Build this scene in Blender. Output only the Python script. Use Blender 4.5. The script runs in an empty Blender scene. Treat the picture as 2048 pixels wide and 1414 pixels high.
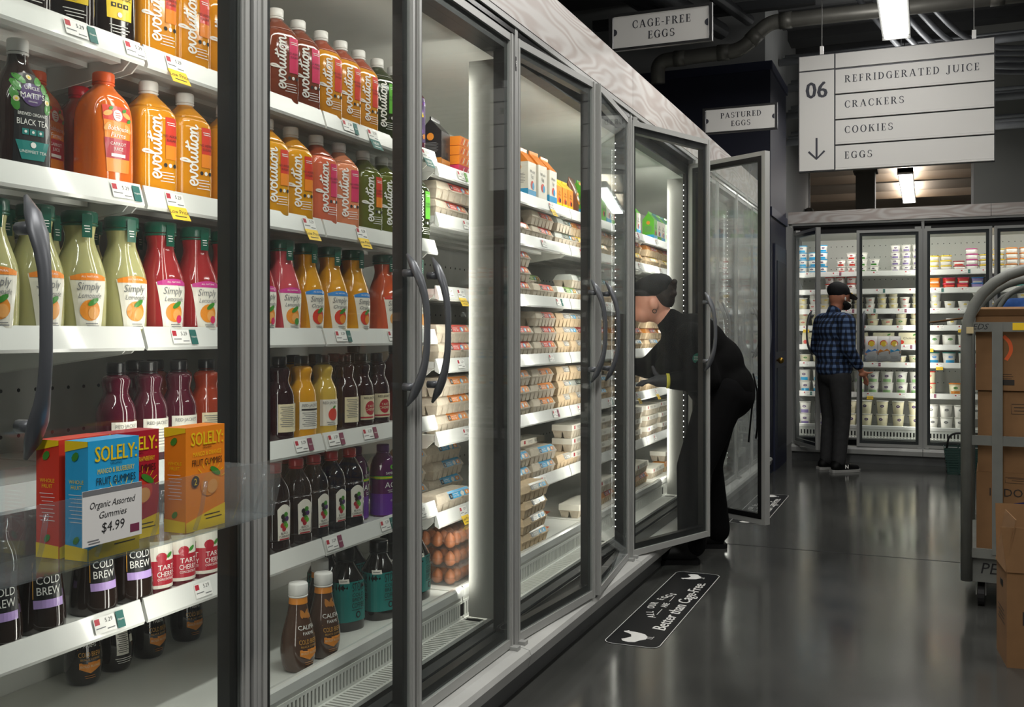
import bpy, bmesh, math, random
from mathutils import Vector, Matrix
random.seed(11)
S = bpy.context.scene
COL = S.collection
pi = math.pi

# ------------------------------------------------------------------ camera
cam_d = bpy.data.cameras.new('camera'); cam = bpy.data.objects.new('camera', cam_d); COL.objects.link(cam)
cam_d.sensor_width = 36; cam_d.lens = 35; cam_d.shift_y = -40/2048
cam_d.clip_start = .05; cam_d.clip_end = 100
cam.location = (0, 0, 1.27); cam.rotation_euler = (pi/2, 0, math.radians(22.665))
S.camera = cam
# ------------------------------------------------------------------ world and exposure
w = bpy.data.worlds.new('store_air'); S.world = w; w.use_nodes = True
w.node_tree.nodes['Background'].inputs[0].default_value = (.9, .92, 1, 1)
w.node_tree.nodes['Background'].inputs[1].default_value = .03
S.view_settings.view_transform = 'Standard'; S.view_settings.look = 'None'
S.view_settings.gamma = 1; S.view_settings.use_curve_mapping = False
S.view_settings.exposure = 0.0
CASE_LED = 3.2        # W per vertical LED strip
HEAD_LED = 2.6        # W per header strip
CEIL_LED = 46.0       # W per ceiling fixture

def area(name, loc, rot, sx, sy, watts, parent=None, color=(1, .95, .87), spread=pi):
    d = bpy.data.lights.new(name, 'AREA'); d.shape = 'RECTANGLE'; d.size = sx; d.size_y = sy
    d.energy = watts; d.color = color; d.spread = spread
    o = bpy.data.objects.new(name, d); COL.objects.link(o); o.location = loc; o.rotation_euler = rot
    if parent: o.parent = parent
    return o

# ------------------------------------------------------------------ materials
def hexc(h):
    h = h.lstrip('#'); r = [int(h[i:i+2], 16)/255 for i in (0, 2, 4)]
    return tuple(c/12.92 if c <= .04045 else ((c+.055)/1.055)**2.4 for c in r) + (1,)
MATS = {}
def mat(name, col, rough=.5, metal=0., emit=0., noise=0., nscale=30., coat=0., bump=0., spec=.5, sss=0., stretch=None):
    if name in MATS: return MATS[name]
    m = bpy.data.materials.new(name); m.use_nodes = True; nt = m.node_tree; b = nt.nodes['Principled BSDF']
    c = hexc(col) if isinstance(col, str) else tuple(col)
    b.inputs['Base Color'].default_value = c; b.inputs['Roughness'].default_value = rough
    b.inputs['Metallic'].default_value = metal; b.inputs['Coat Weight'].default_value = coat
    b.inputs['Coat Roughness'].default_value = .06; b.inputs['Specular IOR Level'].default_value = spec
    if sss: b.inputs['Subsurface Weight'].default_value = sss; b.inputs['Subsurface Radius'].default_value = (.03, .02, .012); b.inputs['Subsurface Scale'].default_value = .5
    if emit: b.inputs['Emission Color'].default_value = c; b.inputs['Emission Strength'].default_value = emit
    if noise or bump:
        tc = nt.nodes.new('ShaderNodeTexCoord'); n = nt.nodes.new('ShaderNodeTexNoise')
        n.inputs['Scale'].default_value = nscale; n.inputs['Detail'].default_value = 5
        src = tc.outputs['Object']
        if stretch:
            mp = nt.nodes.new('ShaderNodeMapping'); mp.inputs['Scale'].default_value = stretch
            nt.links.new(src, mp.inputs[0]); src = mp.outputs[0]
        nt.links.new(src, n.inputs['Vector'])
        if noise:
            r = nt.nodes.new('ShaderNodeValToRGB')
            r.color_ramp.elements[0].position = .3; r.color_ramp.elements[1].position = .7
            r.color_ramp.elements[0].color = tuple(max(0, x*(1-noise)) for x in c[:3])+(1,)
            r.color_ramp.elements[1].color = tuple(min(1, x*(1+noise)) for x in c[:3])+(1,)
            nt.links.new(n.outputs['Fac'], r.inputs[0]); nt.links.new(r.outputs[0], b.inputs['Base Color'])
        if bump:
            bp = nt.nodes.new('ShaderNodeBump'); bp.inputs['Strength'].default_value = bump; bp.inputs['Distance'].default_value = .004
            nt.links.new(n.outputs['Fac'], bp.inputs['Height']); nt.links.new(bp.outputs[0], b.inputs['Normal'])
    MATS[name] = m; return m

def glass(name, tint=(.94, .96, .95), f0=.045, haze=0., rough=.02, gmax=.7, streak=(1.5, 9, 1.2)):
    """clear pane: straight transmission, Schlick reflection, optional fog on the surface"""
    if name in MATS: return MATS[name]
    m = bpy.data.materials.new(name); m.use_nodes = True; nt = m.node_tree; nt.nodes.clear()
    out = nt.nodes.new('ShaderNodeOutputMaterial'); tr = nt.nodes.new('ShaderNodeBsdfTransparent'); gl = nt.nodes.new('ShaderNodeBsdfGlossy')
    tr.inputs[0].default_value = tint+(1,); gl.inputs['Roughness'].default_value = rough; gl.inputs[0].default_value = (.9, .93, .95, 1)
    lw = nt.nodes.new('ShaderNodeLayerWeight'); p = nt.nodes.new('ShaderNodeMath'); p.operation = 'POWER'; p.inputs[1].default_value = 5
    ma = nt.nodes.new('ShaderNodeMath'); ma.operation = 'MULTIPLY_ADD'; ma.inputs[1].default_value = gmax; ma.inputs[2].default_value = f0
    lw.inputs[0].default_value = .5
    nt.links.new(lw.outputs['Facing'], p.inputs[0]); nt.links.new(p.outputs[0], ma.inputs[0])
    mx = nt.nodes.new('ShaderNodeMixShader'); nt.links.new(ma.outputs[0], mx.inputs[0]); nt.links.new(tr.outputs[0], mx.inputs[1]); nt.links.new(gl.outputs[0], mx.inputs[2])
    last = mx.outputs[0]
    if haze:
        df = nt.nodes.new('ShaderNodeBsdfDiffuse'); df.inputs[0].default_value = (.85, .87, .85, 1)
        tl = nt.nodes.new('ShaderNodeBsdfTranslucent'); tl.inputs[0].default_value = (.85, .87, .85, 1)
        m3 = nt.nodes.new('ShaderNodeMixShader'); nt.links.new(df.outputs[0], m3.inputs[1]); nt.links.new(tl.outputs[0], m3.inputs[2])
        tc = nt.nodes.new('ShaderNodeTexCoord'); mp = nt.nodes.new('ShaderNodeMapping'); mp.inputs['Scale'].default_value = streak
        n = nt.nodes.new('ShaderNodeTexNoise'); n.inputs['Scale'].default_value = 1.6; n.inputs['Detail'].default_value = 3
        mm = nt.nodes.new('ShaderNodeMapRange'); mm.inputs[1].default_value = .3; mm.inputs[2].default_value = .75
        mm.inputs[3].default_value = haze*.4; mm.inputs[4].default_value = haze
        nt.links.new(tc.outputs['Object'], mp.inputs[0]); nt.links.new(mp.outputs[0], n.inputs['Vector']); nt.links.new(n.outputs['Fac'], mm.inputs[0])
        m2 = nt.nodes.new('ShaderNodeMixShader'); nt.links.new(mm.outputs[0], m2.inputs[0]); nt.links.new(last, m2.inputs[1]); nt.links.new(m3.outputs[0], m2.inputs[2]); last = m2.outputs[0]
    nt.links.new(last, out.inputs[0]); MATS[name] = m; return m

def wood_mat():
    m = bpy.data.materials.new('whitewashed plywood'); m.use_nodes = True; nt = m.node_tree; b = nt.nodes['Principled BSDF']
    tc = nt.nodes.new('ShaderNodeTexCoord'); mp = nt.nodes.new('ShaderNodeMapping'); mp.inputs['Scale'].default_value = (.8, .8, 4.2)
    n = nt.nodes.new('ShaderNodeTexNoise'); n.inputs['Scale'].default_value = 1.1; n.inputs['Detail'].default_value = 2.2; n.inputs['Roughness'].default_value = .45
    mu = nt.nodes.new('ShaderNodeMath'); mu.operation = 'MULTIPLY'; mu.inputs[1].default_value = 120
    si = nt.nodes.new('ShaderNodeMath'); si.operation = 'SINE'
    r = nt.nodes.new('ShaderNodeValToRGB'); e = r.color_ramp.elements
    e[0].position = .1; e[0].color = hexc('#cbc7c2'); e[1].position = .95; e[1].color = hexc('#b5aaa3')
    mr = nt.nodes.new('ShaderNodeMapRange'); mr.inputs[1].default_value = -1; mr.inputs[2].default_value = 1
    for a, c in ((tc.outputs['Object'], mp.inputs[0]), (mp.outputs[0], n.inputs['Vector']), (n.outputs['Fac'], mu.inputs[0]), (mu.outputs[0], si.inputs[0]),
                 (si.outputs[0], mr.inputs[0]), (mr.outputs[0], r.inputs[0]), (r.outputs[0], b.inputs['Base Color'])): nt.links.new(a, c)
    b.inputs['Roughness'].default_value = .45; MATS['wood'] = m; return m

def floor_mat():
    m = bpy.data.materials.new('polished dark concrete'); m.use_nodes = True; nt = m.node_tree; b = nt.nodes['Principled BSDF']
    tc = nt.nodes.new('ShaderNodeTexCoord')
    n = nt.nodes.new('ShaderNodeTexNoise'); n.inputs['Scale'].default_value = 1.3; n.inputs['Detail'].default_value = 7; n.inputs['Roughness'].default_value = .65
    r = nt.nodes.new('ShaderNodeValToRGB'); e = r.color_ramp.elements
    e[0].position = .3; e[0].color = hexc('#363735'); e[1].position = .75; e[1].color = hexc('#4b4c49')
    v = nt.nodes.new('ShaderNodeTexNoise'); v.inputs['Scale'].default_value = 60; v.inputs['Detail'].default_value = 2
    mr = nt.nodes.new('ShaderNodeMapRange'); mr.inputs[1].default_value = .3; mr.inputs[2].default_value = .8; mr.inputs[3].default_value = .11; mr.inputs[4].default_value = .22
    for a, c in ((tc.outputs['Object'], n.inputs['Vector']), (tc.outputs['Object'], v.inputs['Vector']), (n.outputs['Fac'], r.inputs[0]), (r.outputs[0], b.inputs['Base Color']),
                 (n.outputs['Fac'], mr.inputs[0]), (mr.outputs[0], b.inputs['Roughness'])): nt.links.new(a, c)
    bp = nt.nodes.new('ShaderNodeBump'); bp.inputs['Strength'].default_value = .02; nt.links.new(v.outputs['Fac'], bp.inputs['Height']); nt.links.new(bp.outputs[0], b.inputs['Normal'])
    MATS['floor'] = m; return m

def plaid_mat():
    m = bpy.data.materials.new('blue black plaid flannel'); m.use_nodes = True; nt = m.node_tree; b = nt.nodes['Principled BSDF']
    tc = nt.nodes.new('ShaderNodeTexCoord'); sp = nt.nodes.new('ShaderNodeSeparateXYZ'); nt.links.new(tc.outputs['Object'], sp.inputs[0])
    def band(sock, k, ph):
        a = nt.nodes.new('ShaderNodeMath'); a.operation = 'MULTIPLY_ADD'; a.inputs[1].default_value = k; a.inputs[2].default_value = ph
        s_ = nt.nodes.new('ShaderNodeMath'); s_.operation = 'SINE'
        g = nt.nodes.new('ShaderNodeMath'); g.operation = 'GREATER_THAN'; g.inputs[1].default_value = 0
        nt.links.new(sock, a.inputs[0]); nt.links.new(a.outputs[0], s_.inputs[0]); nt.links.new(s_.outputs[0], g.inputs[0]); return g.outputs[0]
    sn = nt.nodes.new('ShaderNodeSeparateXYZ'); nt.links.new(tc.outputs['Normal'], sn.inputs[0])
    def absn(sock):
        q = nt.nodes.new('ShaderNodeMath'); q.operation = 'ABSOLUTE'; nt.links.new(sock, q.inputs[0]); return q.outputs[0]
    g = nt.nodes.new('ShaderNodeMath'); g.operation = 'GREATER_THAN'; nt.links.new(absn(sn.outputs['X']), g.inputs[0]); nt.links.new(absn(sn.outputs['Y']), g.inputs[1])
    mxn = nt.nodes.new('ShaderNodeMix'); nt.links.new(g.outputs[0], mxn.inputs[0]); nt.links.new(sp.outputs['X'], mxn.inputs[2]); nt.links.new(sp.outputs['Y'], mxn.inputs[3])
    h, v = band(sp.outputs['Z'], 118, 0), band(mxn.outputs[0], 118, 0)
    ad = nt.nodes.new('ShaderNodeMath'); ad.operation = 'ADD'; nt.links.new(h, ad.inputs[0]); nt.links.new(v, ad.inputs[1])
    dv = nt.nodes.new('ShaderNodeMath'); dv.operation = 'MULTIPLY'; dv.inputs[1].default_value = .5; nt.links.new(ad.outputs[0], dv.inputs[0])
    r = nt.nodes.new('ShaderNodeValToRGB'); r.color_ramp.interpolation = 'CONSTANT'; e = r.color_ramp.elements
    e[0].position = 0; e[0].color = hexc('#0c1018'); e[1].position = .4; e[1].color = hexc('#1f304f'); x = e.new(.9); x.color = hexc('#5a7298')
    nt.links.new(dv.outputs[0], r.inputs[0]); nt.links.new(r.outputs[0], b.inputs['Base Color']); b.inputs['Roughness'].default_value = .9
    MATS['plaid'] = m; return m

mat('steel grey', '#a3a4a1', .4, .15, noise=.06, nscale=4)
mat('frame grey', '#a6a7a3', .4, .1)
mat('dark steel', '#3c3e40', .5, .5)
mat('black', '#0b0b0c', .45)
mat('black gloss', '#08090a', .18)
mat('bumper', '#b4b5b1', .4, noise=.08, nscale=6)
mat('toe', '#5b5d5c', .5, noise=.1, nscale=5)
mat('case white', '#d9dad4', .35); mat('cover white', '#84857f', .5)
mat('case inner', '#bfc1bb', .5, noise=.04, nscale=3)
mat('peg', '#d3d5d0', .55)
mat('shelf white', '#dcddd8', .35)
mat('rail', '#dfe0dc', .22, coat=.4)
mat('led', (1, .97, .92, 1), emit=6)
mat('lens', (1, .98, .95, 1), emit=7)
mat('handle', '#63666a', .35, .3)
mat('paper', '#e9e8e4', .55); mat('red', '#b02032', .5); mat('teal', '#18605a', .5); mat('yellow tag', '#f0c81e', .5)
mat('ink', '#1b1b1d', .6); mat('grey ink', '#77787a', .6); mat('plum', '#7c3450', .5); mat('tag blue', '#2c6f96', .5); mat('tag green', '#5f9a3c', .5)
mat('white print', '#f0efe9', .45); mat('cap white', '#e9e8e4', .35); mat('orange tag', '#e3622a', .6)
glass('door glass', f0=.035, haze=.022)
glass('fogged glass', f0=.05, haze=.3, tint=(.92, .94, .93))
glass('clear plastic', f0=.07, haze=.09, rough=.08, tint=(.93, .95, .96))
glass('clear shell', f0=.09, haze=.04, rough=.06, tint=(.96, .96, .95))
wood_mat(); floor_mat(); plaid_mat()
M = MATS

# ------------------------------------------------------------------ mesh helpers
class MB:
    def __init__(s): s.v = []; s.f = []; s.mi = []; s.sm = []; s.ms = []
    def slot(s, m):
        m = M[m] if isinstance(m, str) else m
        if m not in s.ms: s.ms.append(m)
        return s.ms.index(m)
    def add(s, vs, fs, m, smooth=False):
        k = s.slot(m); b = len(s.v); s.v += [tuple(x) for x in vs]
        for f in fs: s.f.append(tuple(b+i for i in f)); s.mi.append(k); s.sm.append(smooth)
        return s
    def box(s, x0, x1, y0, y1, z0, z1, m, T=None):
        vs = [(x, y, z) for z in (z0, z1) for y in (y0, y1) for x in (x0, x1)]
        if T: vs = [T @ Vector(v) for v in vs]
        return s.add(vs, [(0, 2, 3, 1), (4, 5, 7, 6), (0, 1, 5, 4), (2, 6, 7, 3), (0, 4, 6, 2), (1, 3, 7, 5)], m)
    def frustum(s, cx, cy, z0, z1, bx, by, tx, ty, m, cx1=None, cy1=None):
        cx1 = cx if cx1 is None else cx1; cy1 = cy if cy1 is None else cy1
        vs = [(cx-bx, cy-by, z0), (cx+bx, cy-by, z0), (cx-bx, cy+by, z0), (cx+bx, cy+by, z0), (cx1-tx, cy1-ty, z1), (cx1+tx, cy1-ty, z1), (cx1-tx, cy1+ty, z1), (cx1+tx, cy1+ty, z1)]
        return s.add(vs, [(0, 2, 3, 1), (4, 5, 7, 6), (0, 1, 5, 4), (2, 6, 7, 3), (0, 4, 6, 2), (1, 3, 7, 5)], m)
    def prism(s, pts, ax, a, b, m):
        def P(p, q):
            return {'y': (p[0], q, p[1]), 'x': (q, p[0], p[1]), 'z': (p[0], p[1], q)}[ax]
        n = len(pts); vs = [P(p, a) for p in pts]+[P(p, b) for p in pts]
        fs = [(i, (i+1) % n, n+(i+1) % n, n+i) for i in range(n)]+[tuple(range(n))[::-1], tuple(range(n, 2*n))]
        return s.add(vs, fs, m)
    def tube(s, pts, r, m, n=10, r2=None, up=None, smooth=True, closed=False):
        pts = [Vector(p) for p in pts]; k = len(pts); rs = r if isinstance(r, (list, tuple)) else [r]*k
        r2 = rs if r2 is None else (r2 if isinstance(r2, (list, tuple)) else [r2]*k)
        vs = []; fs = []; prev = Vector(up) if up else None
        for i, p in enumerate(pts):
            t = (pts[min(i+1, k-1)]-pts[max(i-1, 0)]).normalized() if not closed else (pts[(i+1) % k]-pts[i-1]).normalized()
            if prev is None: prev = Vector((0, 0, 1)) if abs(t.z) < .9 else Vector((1, 0, 0))
            a = (prev-t*prev.dot(t)).normalized(); b = t.cross(a); prev = a
            for j in range(n):
                an = 2*pi*j/n; vs.append(p+a*math.cos(an)*rs[i]+b*math.sin(an)*r2[i])
        for i in range(k if closed else k-1):
            for j in range(n):
                q = (i+1) % k
                fs.append((i*n+j, i*n+(j+1) % n, q*n+(j+1) % n, q*n+j))
        if not closed: fs += [tuple(range(n))[::-1], tuple(range((k-1)*n, k*n))]
        return s.add(vs, fs, m, smooth)
    def lathe(s, prof, m, n=20, p=2., c=(0, 0), smooth=True, caps=True):
        """prof: (z, rx, ry[, power]) rings, superellipse sections"""
        vs = []; fs = []
        for q in prof:
            z, rx, ry = q[:3]; pw = q[3] if len(q) > 3 else p
            for j in range(n):
                a = 2*pi*(j+.5)/n; ca, sa = math.cos(a), math.sin(a)
                vs.append((c[0]+rx*math.copysign(abs(ca)**(2/pw), ca), c[1]+ry*math.copysign(abs(sa)**(2/pw), sa), z))
        for i in range(len(prof)-1):
            for j in range(n): fs.append((i*n+j, i*n+(j+1) % n, (i+1)*n+(j+1) % n, (i+1)*n+j))
        if caps: fs += [tuple(range(n))[::-1], tuple(range((len(prof)-1)*n, len(prof)*n))]
        return s.add(vs, fs, m, smooth)
    def sphere(s, c, r, m, n=12, k=8, R=None):
        r = r if isinstance(r, (tuple, list)) else (r, r, r)
        vs = []; fs = []
        for i in range(k+1):
            t = pi*i/k
            for j in range(n):
                a = 2*pi*j/n; q = Vector((r[0]*math.sin(t)*math.cos(a), r[1]*math.sin(t)*math.sin(a), -r[2]*math.cos(t)))
                if R: q = R @ q
                vs.append(Vector(c)+q)
        for i in range(k):
            for j in range(n): fs.append((i*n+j, i*n+(j+1) % n, (i+1)*n+(j+1) % n, (i+1)*n+j))
        return s.add(vs, fs, m, True)
    def mesh(s, name):
        me = bpy.data.meshes.new(name); me.from_pydata(s.v, [], s.f)
        for m in s.ms: me.materials.append(m)
        me.polygons.foreach_set('material_index', s.mi); me.polygons.foreach_set('use_smooth', s.sm); me.update()
        return me
    def obj(s, name, parent=None, loc=(0, 0, 0), rz=0, kind=None): return link(name, s.mesh(name), parent, loc, rz, kind)
def link(name, me, parent=None, loc=(0, 0, 0), rz=0, kind=None):
    o = bpy.data.objects.new(name, me); COL.objects.link(o); o.location = loc
    if rz: o.rotation_euler = (0, 0, rz)
    if parent: o.parent = parent
    if kind: o['kind'] = kind
    return o
def thing(name, label, cat, loc=(0, 0, 0), rz=0, group=None):
    o = link(name, None, None, loc, rz); o.empty_display_size = .05; return tag(o, label, cat, group)
def tag(o, label, cat, group=None):
    o['label'] = label; o['category'] = cat
    if group: o['group'] = group
    return o
def struct(o): o['kind'] = 'structure'; return o
ORD = 'first second third fourth fifth sixth seventh eighth ninth tenth eleventh twelfth thirteenth fourteenth fifteenth sixteenth seventeenth eighteenth nineteenth twentieth'.split()

# ------------------------------------------------------------------ flat print: lettering and shapes in (u, v), mapped on a surface
TXT = {}
def tmesh(s, shear=0):
    k = (s, shear)
    if k not in TXT:
        cu = bpy.data.curves.new('t', 'FONT'); cu.body = s; cu.resolution_u = 2; cu.size = 1; cu.shear = shear; cu.align_x = 'LEFT'
        ob = bpy.data.objects.new('t', cu); me = ob.to_mesh()
        vs = [(v.co.x, v.co.y) for v in me.vertices]; fs = [tuple(p.vertices) for p in me.polygons]
        ob.to_mesh_clear(); bpy.data.objects.remove(ob); bpy.data.curves.remove(cu)
        TXT[k] = (vs, fs)
    return TXT[k]
def spline(pts, k=5):
    out = []; n = len(pts)
    for i in range(n-1):
        p0, p1, p2, p3 = pts[max(i-1, 0)], pts[i], pts[i+1], pts[min(i+2, n-1)]
        for j in range(k):
            t = j/k
            out.append(tuple(.5*((2*p1[d])+(-p0[d]+p2[d])*t+(2*p0[d]-5*p1[d]+4*p2[d]-p3[d])*t*t+(-p0[d]+3*p1[d]-3*p2[d]+p3[d])*t**3) for d in range(len(p1))))
    return out+[pts[-1]]
class Art:
    def __init__(s): s.items = []
    def raw(s, vs, fs, m, l): s.items.append(([(v[0], v[1], l) for v in vs], fs, m)); return s
    def rect(s, u0, u1, v0, v1, m, l=1, nu=1, nv=1):
        vs = [(u0+(u1-u0)*i/nu, v0+(v1-v0)*j/nv) for j in range(nv+1) for i in range(nu+1)]
        return s.raw(vs, [(j*(nu+1)+i, j*(nu+1)+i+1, (j+1)*(nu+1)+i+1, (j+1)*(nu+1)+i) for j in range(nv) for i in range(nu)], m, l)
    def trap(s, ub, ut, v0, v1, m, l=1, nu=4, nv=4, arch=0, cu=0):
        vs = []
        for j in range(nv+1):
            h = ub+(ut-ub)*j/nv
            for i in range(nu+1):
                q = 2*i/nu-1; vs.append((cu+h*q, v0+(v1-v0)*j/nv+(arch*(1-q*q)*j/nv)))
        return s.raw(vs, [(j*(nu+1)+i, j*(nu+1)+i+1, (j+1)*(nu+1)+i+1, (j+1)*(nu+1)+i) for j in range(nv) for i in range(nu)], m, l)
    def ell(s, u, v, ru, rv, m, l=2, n=16, rot=0):
        c, q = math.cos(rot), math.sin(rot)
        P = [(u+ru*math.cos(2*pi*i/n)*c-rv*math.sin(2*pi*i/n)*q, v+ru*math.cos(2*pi*i/n)*q+rv*math.sin(2*pi*i/n)*c) for i in range(n)]
        return s.fan(P, (u, v), m, l, 2 if ru+rv > .02 else 1)
    def fan(s, P, c, m, l, k):
        n = len(P); vs = [c]+[(c[0]+(p[0]-c[0])*j/k, c[1]+(p[1]-c[1])*j/k) for j in range(1, k+1) for p in P]
        fs = [(0, 1+i, 1+(i+1) % n) for i in range(n)]
        for j in range(k-1): fs += [(1+j*n+i, 1+(j+1)*n+i, 1+(j+1)*n+(i+1) % n, 1+j*n+(i+1) % n) for i in range(n)]
        return s.raw(vs, fs, m, l)
    def poly(s, pts, m, l=2): return s.raw(pts, [tuple(range(len(pts)))], m, l)
    def cpoly(s, pts, m, l=2):
        P = []
        for a, b in zip(pts, pts[1:]+pts[:1]): P += [a, ((a[0]+b[0])/2, (a[1]+b[1])/2)]
        return s.fan(P, (sum(p[0] for p in pts)/len(pts), sum(p[1] for p in pts)/len(pts)), m, l, 2)
    def stroke(s, pts, w, m, l=2, k=0):
        if k: pts = spline(pts, k)
        vs = []; fs = []; n = len(pts)
        for i, p in enumerate(pts):
            a, b = pts[max(i-1, 0)], pts[min(i+1, n-1)]; dx, dy = b[0]-a[0], b[1]-a[1]; d = math.hypot(dx, dy) or 1
            h = (w[i] if isinstance(w, list) else w)/2
            vs += [(p[0]-dy/d*h, p[1]+dx/d*h), (p[0]+dy/d*h, p[1]-dx/d*h)]
        fs = [(2*i, 2*i+1, 2*i+3, 2*i+2) for i in range(n-1)]
        return s.raw(vs, fs, m, l)
    def txt(s, t, u, v, h, m, l=3, rot=0, shear=0, w=None, align='c', bold=0):
        vs, fs = tmesh(t, shear)
        x0, x1 = min(a for a, b in vs), max(a for a, b in vs); k = h/.69; kx = k if w is None else w/(x1-x0)
        ox = {'c': (x0+x1)/2, 'l': x0, 'r': x1}[align]; c, q = math.cos(rot), math.sin(rot)
        for j, db in enumerate([0] if not bold else [-bold, bold]):
            P = [((a-ox)*kx+db, b*k-h/2) for a, b in vs]
            s.raw([(u+a*c-b*q, v+a*q+b*c) for a, b in P], fs, m, l+.35*j)
        return s
    def put(s, mb, fn):
        for vs, fs, m in s.items: mb.add([fn(*v) for v in vs], fs, m)
        return mb
def flat(o, U, V, step=.0006):
    o, U, V = Vector(o), Vector(U), Vector(V); N = U.cross(V).normalized()
    return lambda u, v, l: o+U*u+V*v+N*(l*step)

# a high-contrast serif alphabet for the store signs, unit cap height
def serif(art, text, u, v, h, m, l=3, align='c', space=.2):
    tk, th, sf = .17, .055, .075
    def glyph(c):
        st = []; 
        def bar(x0, x1, y0, y1): st.append([(x0, y0), (x1, y0), (x1, y1), (x0, y1)])
        def stem(x, y0=0., y1=1., b=True, t=True):
            bar(x, x+tk, y0, y1)
            if b: bar(x-sf, x+tk+sf, y0, y0+th)
            if t: bar(x-sf, x+tk+sf, y1-th, y1)
        def dia(p, q, wd): st.append([(p[0]-wd/2, p[1]), (p[0]+wd/2, p[1]), (q[0]+wd/2, q[1]), (q[0]-wd/2, q[1])])
        def arc(cx, cy, rx, ry, a0, a1, t=tk, hh=th*1.2, n=14):
            for i in range(n):
                a, b = (math.radians(a0+(a1-a0)*j/n) for j in (i, i+1))
                st.append([(cx+rx*math.cos(a), cy+ry*math.sin(a)), (cx+rx*math.cos(b), cy+ry*math.sin(b)), (cx+(rx-t)*math.cos(b), cy+(ry-hh)*math.sin(b)), (cx+(rx-t)*math.cos(a), cy+(ry-hh)*math.sin(a))])
        w = .7
        if c == 'A':
            dia((.1, 0), (.4, 1), .08); dia((.72, 0), (.42, 1), tk); bar(.2, .62, .3, .3+th); bar(-.02, .22, 0, th); bar(.58, .88, 0, th); w = .86
        elif c == 'C': arc(.42, .5, .42, .52, 48, 312); bar(.66, .72, .62, .92); bar(.66, .72, .1, .3); w = .74
        elif c == 'G': arc(.42, .5, .42, .52, 48, 330); bar(.58, .74, .04, .46); bar(.5, .84, .43, .48); bar(.66, .72, .62, .92); w = .82
        elif c == 'O': arc(.42, .5, .42, .52, 0, 360, n=26); w = .84
        elif c == 'E': stem(.08); bar(.0, .58, 0, th); bar(.0, .56, 1-th, 1); bar(.2, .46, .48, .48+th); bar(.53, .59, 0, .26); bar(.5, .56, .76, 1); bar(.42, .47, .37, .64); w = .62
        elif c == 'F': stem(.08); bar(.0, .56, 1-th, 1); bar(.2, .46, .47, .47+th); bar(.5, .56, .74, 1); bar(.42, .47, .36, .63); w = .6
        elif c == 'D': stem(.08); arc(.3, .5, .48, .5, -90, 90); bar(.15, .32, 0, th); bar(.15, .32, 1-th, 1); w = .8
        elif c in 'PR':
            stem(.08); arc(.33, .74, .32, .26, -90, 90); bar(.15, .34, 1-th, 1); bar(.15, .34, .48, .48+th); w = .66
            if c == 'R': dia((.68, 0), (.4, .48), tk); bar(.6, .84, 0, th); w = .8
        elif c == 'S': arc(.33, .745, .29, .265, 35, 250, t=.12, hh=.075); arc(.33, .265, .31, .275, -145, 92, t=.14, hh=.075); bar(.53, .58, .68, .94); bar(.03, .08, .06, .34); w = .64
        elif c == 'T': stem(.3, t=False); bar(0, .76, 1-th, 1); bar(0, .055, .74, 1); bar(.705, .76, .74, 1); w = .76
        elif c == 'I': stem(.08); w = .34
        elif c == 'J': stem(.2, .0, 1, b=False); arc(.14, .02, .23, .24, 180, 360, t=.13, hh=.06); w = .46
        elif c == 'U': stem(.08, .3, 1, b=False); arc(.42, .32, .34, .34, 180, 360, t=.15); bar(.69, .76, .3, 1); bar(.6, .85, 1-th, 1); w = .84
        elif c == 'K': stem(.08); dia((.3, .46), (.66, 1), .07); dia((.68, 0), (.4, .62), tk); bar(.55, .78, 1-th, 1); bar(.56, .86, 0, th); w = .82
        elif c == '-': bar(.03, .35, .36, .46); w = .38
        else: w = .35
        return st, w
    gl = [glyph(c) for c in text]; W = sum(g[1] for g in gl)+space*(len(gl)-1)
    x = {'c': -W/2, 'l': 0}[align]
    for st, wd in gl:
        for q in st: art.raw([(u+(x+a)*h, v+(b-.5)*h) for a, b in q], [(0, 1, 2, 3)], m, l)
        x += wd+space
    return u+x*h
SCRIPT = [[(0, .42), (.5, .55), (.58, .85), (.36, 1.02), (.1, .72), (.12, .25), (.38, .0), (.72, .25), (.9, .92), (1.0, .45), (1.2, .03), (1.45, .5), (1.52, 1.0), (1.75, .88)],
          [(2.1, 1.0), (1.78, .7), (1.8, .15), (2.1, .02), (2.35, .45), (2.2, .95), (2.05, .9), (2.5, .75), (2.85, 1.4), (2.88, 1.95), (2.68, 1.95), (2.6, 1.2), (2.65, .2), (2.85, .02), (3.08, .5), (3.15, .95), (3.12, .3), (3.3, .02), (3.6, .5), (3.66, .98), (3.62, .3), (3.8, .03), (4.05, .6), (4.25, 1.6), (4.15, .8), (4.18, .15), (4.35, .03), (4.55, .5), (4.6, .95), (4.56, .2), (4.7, .03), (4.95, .5)],
          [(5.3, 1.0), (4.98, .7), (5.0, .15), (5.3, .02), (5.55, .45), (5.4, .95), (5.25, .9), (5.7, .8), (5.85, .95), (5.85, .05), (5.95, .6), (6.2, .98), (6.35, .75), (6.36, .2), (6.5, .0), (6.8, .3)],
          [(3.8, 1.12), (4.3, 1.22), (4.9, 1.42)], [(4.62, 1.45), (4.7, 1.62)]]
def script_word(art, u, v, length, m, rot, l=3, wd=.2):
    k = length/6.8; c, q = math.cos(rot), math.sin(rot)
    for st in SCRIPT:
        P = [((x-3.4)*k, (y-.7)*k) for x, y in spline(st, 4)]
        art.stroke([(u+a*c-b*q, v+a*q+b*c) for a, b in P], wd*k, m, l)
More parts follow.
